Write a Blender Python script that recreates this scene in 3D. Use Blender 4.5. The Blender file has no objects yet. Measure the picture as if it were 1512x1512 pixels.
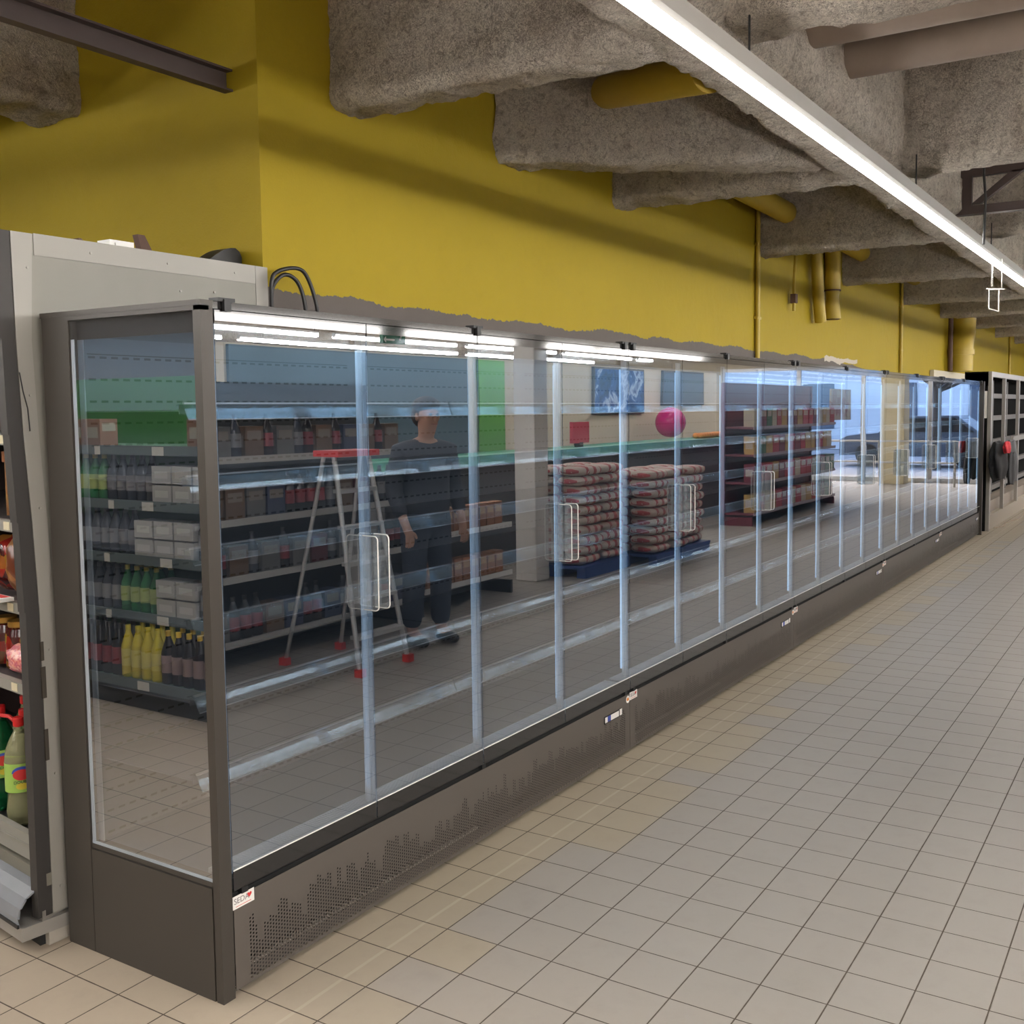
import bpy, bmesh, math, random
from mathutils import Vector, Matrix, noise
random.seed(7); noise.seed_set(5)
C = bpy.context.scene.collection
PI = math.pi

# ------------------------------------------------------------------ node helpers
MATS = {}
class NT:
    def __init__(s, name):
        s.m = bpy.data.materials.new(name); s.m.use_nodes = True
        s.t = s.m.node_tree; s.t.nodes.clear()
        s.out = s.t.nodes.new('ShaderNodeOutputMaterial')
    def n(s, typ, props=None, **inp):
        nd = s.t.nodes.new('ShaderNode' + typ)
        for k, v in (props or {}).items(): setattr(nd, k, v)
        for k, v in inp.items():
            key = int(k[1:]) if k[0] == '_' else k.replace('__', ' ')
            s.set(nd, key, v)
        return nd
    def set(s, nd, key, v):
        sock = nd.inputs[key]
        if isinstance(v, bpy.types.NodeSocket): s.t.links.new(v, sock)
        elif isinstance(v, bpy.types.Node): s.t.links.new(v.outputs[0], sock)
        else:
            if isinstance(v, (tuple, list)) and len(v) == 3 and sock.type == 'RGBA': v = (*v, 1)
            sock.default_value = v
    def math(s, op, a, b=0.0, c=None):
        nd = s.n('Math', {'operation': op}, _0=a, _1=b)
        if c is not None: s.set(nd, 2, c)
        return nd.outputs[0]
    def mix(s, f, a, b):
        nd = s.t.nodes.new('ShaderNodeMix'); nd.data_type = 'RGBA'
        s.set(nd, 0, f); s.set(nd, 6, a); s.set(nd, 7, b)
        return nd.outputs[2]
    def noise(s, vec, scale, detail=3, rough=.5, dist=0):
        return s.n('TexNoise', None, Vector=vec, Scale=scale, Detail=detail, Roughness=rough, Distortion=dist)
    def ramp(s, f, stops):
        nd = s.n('ValToRGB', None, Fac=f); cr = nd.color_ramp
        while len(cr.elements) < len(stops): cr.elements.new(.5)
        for e, (p, c) in zip(cr.elements, stops):
            e.position = p; e.color = (*c, 1) if len(c) == 3 else c
        return nd.outputs[0]
    def bump(s, h, strength, dist=.01):
        return s.n('Bump', None, Strength=strength, Distance=dist, Height=h).outputs[0]
    def pos(s): return s.n('NewGeometry').outputs['Position']
    def obj(s): return s.n('TexCoord').outputs['Object']
    def pbsdf(s, col, rough=.5, metal=0.0, normal=None, spec=.5, **kw):
        p = s.n('BsdfPrincipled', None, Roughness=rough, Metallic=metal)
        s.set(p, 'Base Color', col); s.set(p, 'Specular IOR Level', spec)
        if normal is not None: s.set(p, 'Normal', normal)
        for k, v in kw.items(): s.set(p, k.replace('__', ' '), v)
        return p
    def done(s, shader):
        s.t.links.new(shader.outputs[0] if isinstance(shader, bpy.types.Node) else shader, s.out.inputs[0])
        return s.m

def plain(name, col, rough=.5, metal=0.0, spec=.5, var=0.0, bump=0.0, bscale=60):
    if name in MATS: return MATS[name]
    t = NT(name); c = col; nrm = None
    if var:
        nz = t.noise(t.obj(), 6, 4, .6)
        c = t.mix(nz.outputs[0], tuple(x*(1-var) for x in col), tuple(min(1, x*(1+var)) for x in col))
    if bump:
        nrm = t.bump(t.noise(t.obj(), bscale, 3).outputs[0], bump, .004)
    MATS[name] = t.done(t.pbsdf(c, rough, metal, nrm, spec))
    return MATS[name]

def emit(name, col, strength):
    t = NT(name); e = t.n('Emission', None, Color=col, Strength=strength)
    MATS[name] = t.done(e); return MATS[name]

# ------------------------------------------------------------------ materials
def mat_floor():
    t = NT('floor_tiles'); p = t.pos()
    sx = t.n('SeparateXYZ', None, Vector=p)
    X, Y = sx.outputs[0], sx.outputs[1]
    u = t.math('DIVIDE', t.math('SUBTRACT', X, .0799-20*.199), .199)
    v = t.math('DIVIDE', t.math('SUBTRACT', Y, -.2853-60*.199), .199)
    fu, fv = t.math('FRACT', u), t.math('FRACT', v)
    iu, iv = t.math('FLOOR', u), t.math('FLOOR', v)
    du = t.math('ABSOLUTE', t.math('SUBTRACT', fu, .5)); dv = t.math('ABSOLUTE', t.math('SUBTRACT', fv, .5))
    wob = t.math('MULTIPLY', t.math('SUBTRACT', t.noise(p, 30, 2).outputs[0], .5), .006)
    e = t.math('ADD', t.math('MAXIMUM', du, dv), wob)
    grout = t.math('GREATER_THAN', e, .4895)
    soft = t.n('MapRange', None, Value=e, _1=.478, _2=.4895, _3=0.0, _4=1.0).outputs[0]
    cell = t.n('CombineXYZ', None, X=iu, Y=iv)
    wn = t.n('TexWhiteNoise', {'noise_dimensions': '2D'}, Vector=cell)
    # old warm rows by the cabinets, greyer aisle, pinker left; tint partly painted lighting
    big = t.noise(p, .55, 2).outputs[0]
    edge = t.math('ADD', t.math('MULTIPLY', t.math('SUBTRACT', wn.outputs[0], .5), .2), iv)
    warm = t.math('GREATER_THAN', edge, 59.3-.3)
    w2 = t.n('MapRange', None, Value=X, _1=-.6, _2=.9, _3=1.0, _4=0.0).outputs[0]
    grey = t.mix(big, (.285, .257, .228), (.33, .302, .268))
    wcol = t.mix(big, (.325, .27, .195), (.36, .312, .235))
    pink = t.mix(big, (.41, .33, .265), (.425, .355, .285))
    c = t.mix(warm, grey, wcol)
    c = t.mix(t.math('MULTIPLY', w2, .75), c, pink)
    tile = t.mix(t.math('MULTIPLY', wn.outputs[0], .22), c, t.mix(.5, c, (.22, .195, .165)))
    st = t.noise(p, 9, 6, .7).outputs[0]
    tile = t.mix(t.n('MapRange', None, Value=st, _1=.5, _2=.8, _3=0.0, _4=.22).outputs[0], tile, (.20, .17, .14))
    # long scrape parallel to the cabinets
    sc = t.math('LESS_THAN', t.math('ABSOLUTE', t.math('ADD', Y, t.math('ADD', .185, t.math('MULTIPLY', t.noise(p, 1.2, 2).outputs[0], .02)))), .006)
    tile = t.mix(t.math('MULTIPLY', sc, .45), tile, (.46, .41, .33))
    col = t.mix(grout, tile, (.085, .068, .052))
    h = t.math('SUBTRACT', 1.0, soft)
    nrm = t.bump(t.math('ADD', h, t.math('MULTIPLY', st, .05)), .35, .002)
    rough = t.mix(grout, (.42, .42, .42), (.9, .9, .9))
    return t.done(t.pbsdf(col, rough, 0, nrm, .35))

def mat_wall():
    t = NT('yellow_paint'); p = t.pos()
    s = t.n('SeparateXYZ', None, Vector=p); X, Y, Z = s.outputs
    n1 = t.noise(p, 1.3, 4).outputs[0]
    yel = t.mix(n1, (.325, .232, .012), (.365, .270, .017))
    yel = t.mix(t.n('MapRange', None, Value=t.noise(p, 5, 6, .75).outputs[0], _1=.52, _2=.75, _3=0.0, _4=.25).outputs[0], yel, (.28, .195, .012))
    vx = t.n('CombineXYZ', None, X=X, Y=0.0, Z=t.math('MULTIPLY', Z, .15))
    jag = t.math('ADD', t.math('MULTIPLY', t.math('SUBTRACT', t.noise(vx, 2.2, 2).outputs[0], .5), .10),
                 t.math('MULTIPLY', t.math('SUBTRACT', t.noise(vx, 38, 4, .7).outputs[0], .5), .045))
    lim = t.n('MapRange', None, Value=X, _1=8.6, _2=11.0, _3=2.168, _4=2.06).outputs[0]
    below = t.math('LESS_THAN', Z, t.math('ADD', lim, jag))
    front = t.math('LESS_THAN', Y, .81)
    left = t.math('LESS_THAN', X, 11.3)
    mask = t.math('MULTIPLY', below, t.math('MULTIPLY', front, left))
    gcol = t.mix(t.noise(p, 3, 4).outputs[0], (.105, .09, .082), (.135, .115, .105))
    # bare filler patch
    px = t.math('ABSOLUTE', t.math('SUBTRACT', X, 8.95)); 
    pn = t.noise(vx, 3.1, 6, .6).outputs[0]
    pz = t.math('ABSOLUTE', t.math('SUBTRACT', Z, t.math('ADD', 2.10, t.math('MULTIPLY', pn, .14))))
    pm = t.math('MULTIPLY', t.math('MULTIPLY', t.math('LESS_THAN', px, .6), t.math('LESS_THAN', pz, t.math('MULTIPLY', t.noise(p, 4, 3).outputs[0], .05))), front)
    col = t.mix(mask, yel, gcol)
    col = t.mix(pm, col, (.5, .44, .38))
    # brush-thin spots and rusty vertical cracks
    bz = t.bump(t.math('ADD', t.noise(p, 14, 4).outputs[0], t.math('MULTIPLY', t.noise(p, 120, 2).outputs[0], .3)), .35, .008)
    return t.done(t.pbsdf(col, .65, 0, bz, .18))

def mat_foam():
    t = NT('sprayed_insulation'); p = t.pos()
    big = t.noise(p, 3.2, 5, .6).outputs[0]
    base = t.ramp(big, [(.28, (.62, .54, .46)), (.5, (.80, .725, .63)), (.75, (.88, .81, .71))])
    f = t.noise(p, 62, 6, .72, 1.2)
    cr = t.n('MapRange', None, Value=t.math('ABSOLUTE', t.math('SUBTRACT', t.noise(p, 52, 4, .65, 1.8).outputs[0], .5)), _1=0.0, _2=.028, _3=1.0, _4=0.0).outputs[0]
    patch = t.n('MapRange', None, Value=t.noise(p, 6, 3).outputs[0], _1=.38, _2=.58, _3=0.55, _4=1.0).outputs[0]
    col = t.mix(t.math('MULTIPLY', cr, patch), base, (.09, .065, .05))
    col = t.mix(t.n('MapRange', None, Value=f.outputs[0], _1=.42, _2=.3, _3=0.0, _4=.55).outputs[0], col, (.30, .25, .20))
    mot = t.n('MapRange', None, Value=t.noise(p, 30, 4, .7, .8).outputs[0], _1=.50, _2=.68, _3=0.0, _4=.65).outputs[0]
    col = t.mix(mot, col, (.28, .225, .18))
    h = t.math('ADD', t.math('MULTIPLY', t.noise(p, 16, 5, .65, .6).outputs[0], 1.5), t.math('MULTIPLY', f.outputs[0], .55))
    nrm = t.bump(t.math('SUBTRACT', h, t.math('MULTIPLY', cr, .1)), 1.0, .028)
    return t.done(t.pbsdf(col, .95, 0, nrm, .08))

def mat_glass(name, r0, tint=(1, 1, 1), wave=0.0, rough=0.0, haze=0.0, coated=True):
    t = NT(name)
    g = t.n('NewGeometry')
    dot = t.n('VectorMath', {'operation': 'DOT_PRODUCT'}, _0=g.outputs['Normal'], _1=g.outputs['Incoming']).outputs['Value']
    c = t.math('SUBTRACT', 1.0, t.math('ABSOLUTE', dot))
    f = t.math('ADD', r0, t.math('MULTIPLY', t.math('POWER', c, 5.0), 1-r0))
    if coated: f = t.math('MULTIPLY', f, t.math('SUBTRACT', 1.0, g.outputs['Backfacing']))
    gl = t.n('BsdfGlossy', None, Color=(.95, .97, 1, 1), Roughness=rough)
    if wave:
        s = t.n('SeparateXYZ', None, Vector=g.outputs['Position'])
        v = t.n('CombineXYZ', None, X=t.math('MULTIPLY', s.outputs[0], .55), Y=s.outputs[1], Z=s.outputs[2])
        t.set(gl, 'Normal', t.bump(t.noise(v, 1.8, 1).outputs[0], 1.0, wave))
    tr = t.n('BsdfTransparent', None, Color=tint)
    mx = t.n('MixShader', None, Fac=f, _1=tr, _2=gl)
    if haze:
        df = t.n('BsdfDiffuse', None, Color=(.8, .85, .9, 1))
        mx = t.n('MixShader', None, Fac=haze, _1=mx, _2=df)
    return t.done(mx)

def mat_grille():
    """powder-coated sheet with a real see-through perforation, skyline-shaped at its top"""
    t = NT('perforated_sheet'); p = t.obj()
    s = t.n('SeparateXYZ', None, Vector=p); X, Z = s.outputs[0], s.outputs[2]
    P = .0112
    u = t.math('DIVIDE', X, P); iu = t.math('FLOOR', u)
    odd = t.math('MODULO', iu, 2.0)
    w = t.math('ADD', t.math('DIVIDE', Z, P), t.math('MULTIPLY', odd, .5))
    du = t.math('SUBTRACT', t.math('FRACT', u), .5); dw = t.math('SUBTRACT', t.math('FRACT', w), .5)
    r = t.math('SQRT', t.math('ADD', t.math('MULTIPLY', du, du), t.math('MULTIPLY', dw, dw)))
    hole = t.math('LESS_THAN', r, .335)
    g2 = t.math('FLOOR', t.math('DIVIDE', iu, 2.0)); g5 = t.math('FLOOR', t.math('DIVIDE', t.math('ADD', iu, 1.0), 4.0))
    a = t.n('TexWhiteNoise', {'noise_dimensions': '1D'}, W=g2).outputs[0]
    b = t.n('TexWhiteNoise', {'noise_dimensions': '1D'}, W=t.math('ADD', g5, 77.0)).outputs[0]
    top = t.math('ADD', .158, t.math('ADD', t.math('MULTIPLY', a, .032), t.math('MULTIPLY', t.math('GREATER_THAN', b, .52), .036)))
    jj = t.math('MULTIPLY', t.math('LESS_THAN', a, .3), -.03)
    top = t.math('ADD', top, jj)
    zc = t.math('MULTIPLY', t.math('FLOOR', w), P)
    ins = t.math('MULTIPLY', t.math('LESS_THAN', zc, top), t.math('GREATER_THAN', zc, .032))
    ins = t.math('MULTIPLY', ins, t.math('MULTIPLY', t.math('GREATER_THAN', X, .058), t.math('LESS_THAN', X, 2.455)))
    m = t.math('MULTIPLY', hole, ins)
    body = t.pbsdf((.115, .10, .088), .45, .2, None, .4)
    tr = t.n('BsdfTransparent')
    return t.done(t.n('MixShader', None, Fac=m, _1=body, _2=tr))

def mat_back():
    t = NT('slotted_back_panel'); p = t.obj()
    s = t.n('SeparateXYZ', None, Vector=p); X, Z = s.outputs[0], s.outputs[2]
    fx = t.math('FRACT', t.math('DIVIDE', X, .041)); ix = t.math('LESS_THAN', fx, .6)
    # slot rows in pairs: .08 / .052 pitch alternating over .21
    fz = t.math('FRACT', t.math('DIVIDE', t.math('SUBTRACT', Z, .07), .0690))
    rz = t.math('LESS_THAN', fz, .10)
    slot = t.math('MULTIPLY', ix, rz)
    pl = t.math('LESS_THAN', t.math('ABSOLUTE', t.math('SUBTRACT', Z, 1.877)), .0018)
    slot = t.math('MAXIMUM', slot, pl)
    inx = t.math('LESS_THAN', t.math('ABSOLUTE', t.math('SUBTRACT', t.math('FRACT', t.math('DIVIDE', X, 1.25)), .5)), .47)
    slot = t.math('MULTIPLY', slot, inx)
    col = t.mix(slot, (.12, .13, .145), (.006, .012, .014))
    return t.done(t.pbsdf(col, .38, .15, None, .5))

M = {}
M['floor'] = mat_floor(); M['wall'] = mat_wall(); M['foam'] = mat_foam()
M['glass'] = mat_glass('door_glass', .46, (.90, .93, .96), wave=.0008)
M['side_glass'] = mat_glass('side_glass', .46, (.93, .95, .97))
M['clear'] = mat_glass('clear_acrylic', .08, (.95, .97, .98), haze=.05, coated=False)
M['window_glass'] = mat_glass('window_glass', .05, (.95, .97, 1))
M['grille'] = mat_grille(); M['back'] = mat_back()
M['dark'] = plain('dark_powder_coat', (.056, .049, .042), .42, .12, .35)
M['inner_black'] = plain('black_plastic', (.012, .012, .013), .5)
M['gloss_black'] = plain('black_enamelled_glass', (.016, .015, .015), .06, 0, .9)
M['matte'] = plain('matte_black_sheet', (.010,.010,.010), .95, 0, .03)
M['cavity'] = plain('inside_of_machine_box', (.008, .008, .008), .9)
M['steel'] = plain('brushed_steel', (.55, .57, .60), .28, .85)
M['shelf'] = plain('shelf_sheet', (.17, .19, .225), .28, .4)
M['white_metal'] = plain('white_sheet', (.245, .235, .208), .5, 0, .3, var=.05)
M['white_edge'] = plain('white_edge_trim', (.30, .283, .253), .45)
M['rubber'] = plain('grey_bumper_vinyl', (.20, .21, .23), .38, 0, .5, var=.12)
M['galv'] = plain('galvanised_sheet', (.36, .34, .31), .5, .5, var=.1)
M['led'] = emit('led_strip', (.52, .78, 1), 40)
M['led_soft'] = emit('led_profile_light', (.50, .74, 1), 1.5)
M['lamp'] = emit('lamp_diffuser', (1, .965, .925), 37)
M['alu'] = plain('aluminium', (.62, .62, .62), .35, .8)
M['housing'] = plain('lamp_housing', (.55, .54, .52), .45, 0, .4)
M['wood'] = plain('pale_wood', (.45, .30, .16), .6, var=.15)
M['blackcable'] = plain('black_cable', (.015, .014, .014), .45)
M['steelbeam'] = plain('primed_steel', (.085, .062, .058), .55, .1, var=.1)
M['ypipe'] = plain('yellow_painted_pipe', (.44, .31, .03), .5, var=.08)
M['bpipe'] = plain('dusty_brown_pipe', (.31, .25, .21), .6, var=.18)
M['rust'] = plain('rusty_bare_pipe', (.10, .055, .04), .8, var=.3)
M['label'] = plain('sticker_white', (.80, .78, .74), .5)
M['red'] = plain('red_print', (.62, .03, .03), .45)
M['orange'] = plain('orange_print', (.85, .27, .03), .45)
M['blue'] = plain('blue_print', (.04, .08, .42), .4)
M['ink'] = plain('black_ink', (.03, .03, .03), .5)
def mat_rail():
    t = NT('clear_price_rail')
    b = t.pbsdf((.42, .50, .56), .14, .6, None, .9)
    tr = t.n('BsdfTransparent', None, Color=(.92, .96, .97, 1))
    return t.done(t.n('MixShader', None, Fac=.76, _1=b, _2=tr))
M['rail'] = mat_rail()
def mat_seal():
    t = NT('frosted_edge_profile')
    a = t.n('BsdfDiffuse', None, Color=(.80, .84, .88, 1)); b = t.n('BsdfTranslucent', None, Color=(.85, .90, .95, 1))
    m = t.n('MixShader', None, Fac=.62, _1=a, _2=b)
    tr = t.n('BsdfTransparent', None, Color=(.92, .95, .98, 1))
    m = t.n('MixShader', None, Fac=.35, _1=m, _2=tr)
    return t.done(m)
M['seal'] = mat_seal()
def mat_bottle(name, col, rough=.08):
    t = NT(name)
    return t.done(t.pbsdf(col, rough, 0, None, .7, Transmission__Weight=.75, IOR=1.33))
M['pet_clear'] = mat_bottle('pale_lemonade', (.82, .80, .45))
M['pet_green'] = mat_bottle('green_bottle', (.02, .22, .08))
M['pet_dark'] = mat_bottle('grey_tinted_bottle', (.45, .47, .36))

# ------------------------------------------------------------------ geometry helpers
class MB:
    def __init__(s): s.v = []; s.f = []; s.mi = []; s.sm = []
    def add(s, vs, fs, mi=0, smooth=False):
        o = len(s.v); s.v += [tuple(v) for v in vs]
        s.f += [tuple(o+i for i in f) for f in fs]; s.mi += [mi]*len(fs); s.sm += [smooth]*len(fs)
        return s
    def box(s, x0, y0, z0, x1, y1, z1, mi=0):
        return s.add([(x0,y0,z0),(x1,y0,z0),(x1,y1,z0),(x0,y1,z0),(x0,y0,z1),(x1,y0,z1),(x1,y1,z1),(x0,y1,z1)],
              [(0,3,2,1),(4,5,6,7),(0,1,5,4),(1,2,6,5),(2,3,7,6),(3,0,4,7)], mi)
    def prism(s, poly, x0, x1, axis='x', mi=0, smooth=False):
        n = len(poly)
        def P(a, b, h): return (h,a,b) if axis == 'x' else ((a,h,b) if axis == 'y' else (a,b,h))
        vs = [P(a,b,x0) for a,b in poly]+[P(a,b,x1) for a,b in poly]
        s.add(vs, [tuple(range(n))[::-1], tuple(range(n,2*n))], mi)
        return s.add(vs, [(i,(i+1)%n,n+(i+1)%n,n+i) for i in range(n)], mi, smooth)
    def strip(s, pts, th, x0, x1, mi=0):
        """thin bent sheet: polyline (y,z) swept along x"""
        out = []
        for i,(a,b) in enumerate(pts):
            p = pts[max(0,i-1)]; q = pts[min(len(pts)-1,i+1)]
            d = Vector((q[0]-p[0], q[1]-p[1])).normalized(); out.append((a-d.y*th, b+d.x*th))
        n = len(pts)
        for i in range(n-1):
            s.prism([pts[i], pts[i+1], out[i+1], out[i]], x0, x1, 'x', mi)
        return s
    def tube(s, pts, r, mi=0, seg=12, caps=True):
        pts = [Vector(p) for p in pts]; rs = r if isinstance(r, (list,tuple)) else [r]*len(pts)
        d0 = (pts[1]-pts[0]).normalized(); up = Vector((0,0,1)) if abs(d0.z) < .9 else Vector((1,0,0))
        a = d0.cross(up).normalized(); vs = []
        for i,p in enumerate(pts):
            d = (pts[min(i+1,len(pts)-1)]-pts[max(i-1,0)]).normalized()
            a = (a-d*a.dot(d)).normalized(); b = d.cross(a)
            for k in range(seg):
                t = 2*PI*k/seg; vs.append(p+(a*math.cos(t)+b*math.sin(t))*rs[i])
        fs = [(i*seg+k, i*seg+(k+1)%seg, (i+1)*seg+(k+1)%seg, (i+1)*seg+k) for i in range(len(pts)-1) for k in range(seg)]
        s.add(vs, fs, mi, True)
        if caps: s.add(vs[:seg], [tuple(range(seg))[::-1]], mi); s.add(vs[-seg:], [tuple(range(seg))], mi)
        return s
    def lathe(s, prof, c=(0,0,0), mi=0, seg=20, mats=None):
        vs = [(c[0]+r*math.cos(2*PI*k/seg), c[1]+r*math.sin(2*PI*k/seg), c[2]+z) for r,z in prof for k in range(seg)]
        for i in range(len(prof)-1):
            s.add([], []); o = len(s.v)
            s.add(vs[i*seg:(i+2)*seg], [(k,(k+1)%seg,seg+(k+1)%seg,seg+k) for k in range(seg)], mats[i] if mats else mi, True)
        return s
    def ball(s, c, r, mi=0, nu=10, nv=7, sc=(1,1,1), jit=0):
        vs = []; 
        for j in range(nv+1):
            for k in range(nu):
                th = PI*j/nv; ph = 2*PI*k/nu; q = 1+jit*(random.random()-.5)
                vs.append((c[0]+r*sc[0]*q*math.sin(th)*math.cos(ph), c[1]+r*sc[1]*q*math.sin(th)*math.sin(ph), c[2]+r*sc[2]*q*math.cos(th)))
        return s.add(vs, [(j*nu+k, (j+1)*nu+k, (j+1)*nu+(k+1)%nu, j*nu+(k+1)%nu) for j in range(nv) for k in range(nu)], mi, True)
    def build(s, name, mats, parent=None, loc=None, bevel=0, merge=False):
        me = bpy.data.meshes.new(name); me.from_pydata(s.v, [], s.f)
        if not isinstance(mats, (list,tuple)): mats = [mats]
        for m in mats: me.materials.append(m)
        me.polygons.foreach_set('material_index', s.mi); me.polygons.foreach_set('use_smooth', s.sm)
        if merge:
            bm = bmesh.new(); bm.from_mesh(me); bmesh.ops.remove_doubles(bm, verts=bm.verts, dist=1e-5); bm.to_mesh(me); bm.free()
        me.update()
        o = bpy.data.objects.new(name, me); C.objects.link(o)
        if parent: o.parent = parent
        if loc: o.location = loc
        if bevel:
            b = o.modifiers.new('bevel', 'BEVEL'); b.width = bevel; b.segments = 2; b.limit_method = 'ANGLE'; b.angle_limit = .9
        return o

def crv(P, n=6):
    P = [Vector(p) for p in P]; out = []
    for i in range(len(P)-1):
        a, b, c, d = P[max(0,i-1)], P[i], P[i+1], P[min(len(P)-1,i+2)]
        for k in range(n):
            t = k/n; out.append(.5*((2*b)+(c-a)*t+(2*a-5*b+4*c-d)*t*t+(3*b-a-3*c+d)*t**3))
    return out+[P[-1]]
def split(name, mbs, mat, parent=None):
    return [m.build(name, mat, parent) for m in mbs]
def BX(*a): return MB().box(*a)
def tag(o, label=None, cat=None, group=None, kind=None):
    if label: o['label'] = label
    if cat: o['category'] = cat
    if group: o['group'] = group
    if kind: o['kind'] = kind
    return o
def thing(name, label, cat, loc=(0,0,0), rz=0, group=None):
    o = bpy.data.objects.new(name, None); o.empty_display_size = .1; C.objects.link(o)
    o.location = loc; o.rotation_euler = (0,0,rz)
    return tag(o, label, cat, group)
def struct(name, mb, mat, bevel=0, parent=None):
    o = mb.build(name, mat, parent, bevel=bevel)
    if not parent: o['kind'] = 'structure'
    return o
def children(o): return [c for c in C.objects if c.parent == o]
def copy_tree(o, parent=None):
    c = o.copy(); C.objects.link(c); c.parent = parent
    for ch in children(o): copy_tree(ch, c)
    return c
def text_mesh(name, body, size, mat, parent, loc, rot=(PI/2,0,0), ext=.0004, align='CENTER'):
    cu = bpy.data.curves.new(name, 'FONT'); cu.body = body; cu.size = size; cu.extrude = ext
    cu.align_x = align; cu.align_y = 'CENTER'
    t = bpy.data.objects.new(name+'_tmp', cu); C.objects.link(t)
    dg = bpy.context.evaluated_depsgraph_get(); me = bpy.data.meshes.new_from_object(t.evaluated_get(dg))
    bpy.data.objects.remove(t); me.name = name
    me.materials.clear(); me.materials.append(mat)
    o = bpy.data.objects.new(name, me); C.objects.link(o); o.parent = parent; o.location = loc; o.rotation_euler = rot
    return o

# ------------------------------------------------------------------ camera
cam = bpy.data.cameras.new('camera'); co = bpy.data.objects.new('camera', cam); C.objects.link(co)
yaw, pitch, roll = .5488, .0763, -.0096
cy, sy, cp, sp = math.cos(yaw), math.sin(yaw), math.cos(pitch), math.sin(pitch)
fw = Vector((cy*cp, sy*cp, -sp)); rt = Vector((sy, -cy, 0)); up = rt.cross(fw)
cr_, sr_ = math.cos(roll), math.sin(roll)
r2 = rt*cr_+up*sr_; u2 = up*cr_-rt*sr_
mw = Matrix((r2, u2, -fw)).transposed().to_4x4(); mw.translation = Vector((-1.9496, -2.3039, 1.6913))
co.matrix_world = mw
cam.sensor_width = 36; cam.lens = 1540.64/1512*36
cam.shift_x = -(813.1066-756)/1512; cam.shift_y = (722.4114-756)/1512
cam.clip_start = .05; cam.clip_end = 300
bpy.context.scene.camera = co

# ------------------------------------------------------------------ the room
struct('floor', MB().box(-9, -15, -.1, 24.2, 7.2, 0), M['floor'])
struct('wall_back', MB().box(.99, .8, 0, 24.2, 1.0, 3.9), M['wall'])
struct('wall_side', MB().box(.99, 1.0, 0, 1.19, 7.0, 3.9), M['wall'])
cream = plain('cream_wall_paint', (.50, .44, .34), .7, var=.05, bump=.2)
dim = plain('dim_brown_wall', (.035,.03,.026), .8)
struct('wall_rear', MB().box(-9, 7.0, 0, 1.19, 7.2, 3.9), dim)
struct('wall_left', MB().box(-9.2, -15, 0, -9, 7.2, 3.9), dim)
struct('wall_front', MB().box(-9, -15.2, 0, 24.2, -15, 3.9), dim)
struct('wall_right', MB().box(24.0, -.9, 0, 24.2, .8, 3.9), plain('dark_end_wall', (.07, .06, .06), .7))
struct('wall_partition', MB().box(5.0, -5.75, 0, 17.2, -5.6, 2.36), cream)
green_wall = plain('green_wall_paint', (.06, .22, .03), .6)
tag(MB().box(9.15, -5.59, .4, 9.75, -5.55, 2.34).build('wall_panel', green_wall), 'tall bright green panel on the cream partition', 'wall panel')
tag(MB().box(5.02, -5.59, .3, 8.9, -5.55, 2.34).build('wall_panel', plain('teal_wall_panel', (.03,.06,.08), .6)), 'wide dark teal panel on the cream partition', 'wall panel')

def rough_beam(name, a, b, w, z0, z1, res=.06, amp=.03, kind='structure', seed=0):
    res *= .8
    """sprayed beam from a to b (xy), width w, underside z0, top z1; swept rounded U section"""
    a = Vector((*a, 0)); b = Vector((*b, 0)); L = (b-a).length; d = (b-a)/L; nrm = Vector((-d.y, d.x, 0))
    sec = []; h = z1-z0; r = .035
    def seg(p, q, n): 
        for i in range(n): sec.append((p[0]+(q[0]-p[0])*i/n, p[1]+(q[1]-p[1])*i/n))
    nh = max(2, int(h/res)); nw = max(3, int(w/res))
    seg((-w/2, z1), (-w/2, z0+r), nh); seg((-w/2, z0+r), (-w/2+r, z0), 2)
    seg((-w/2+r, z0), (w/2-r, z0), nw); seg((w/2-r, z0), (w/2, z0+r), 2)
    seg((w/2, z0+r), (w/2, z1), nh); sec.append((w/2, z1))
    m = MB(); n = max(2, int(L/res)); vs = []
    for i in range(n+1):
        for (s, z) in sec:
            p = a+d*(L*i/n)+nrm*s; p.z = z
            q = p+Vector((seed, seed*.7, 0))
            v = noise.noise_vector(q*2.3)*amp*.75+noise.noise_vector(q*6)*amp*.5+noise.noise_vector(q*15)*amp*.45+(noise.noise_vector(q*36)*amp*.38 if res < .045 else Vector())
            vs.append(p+v)
    k = len(sec)
    fs = [(i*k+j, i*k+j+1, (i+1)*k+j+1, (i+1)*k+j) for i in range(n) for j in range(k-1)]
    m.add(vs, fs, 0, True)
    m.add(vs[:k], [tuple(range(k))], 0); m.add(vs[-k:], [tuple(range(k))[::-1]], 0)
    o = m.build(name, M['foam']); o['kind'] = kind
    return o
def rough_sheet(name, x0, y0, x1, y1, z, res, amp):
    m = MB(); nx = int((x1-x0)/res); ny = int((y1-y0)/res); vs = []
    for j in range(ny+1):
        for i in range(nx+1):
            p = Vector((x0+(x1-x0)*i/nx, y0+(y1-y0)*j/ny, z))
            p.z += noise.noise(p*1.7)*amp+noise.noise(p*5)*amp*.6; vs.append(p)
    m.add(vs, [(j*(nx+1)+i, (j+1)*(nx+1)+i, (j+1)*(nx+1)+i+1, j*(nx+1)+i+1) for j in range(ny) for i in range(nx)], 0, True)
    m.box(x0, y0, z+.25, x1, y1, z+.35)
    o = m.build(name, M['foam']); o['kind'] = 'structure'
rough_sheet('ceiling', -9, -15, 24.2, 7.2, 3.62, .12, .07)
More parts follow.
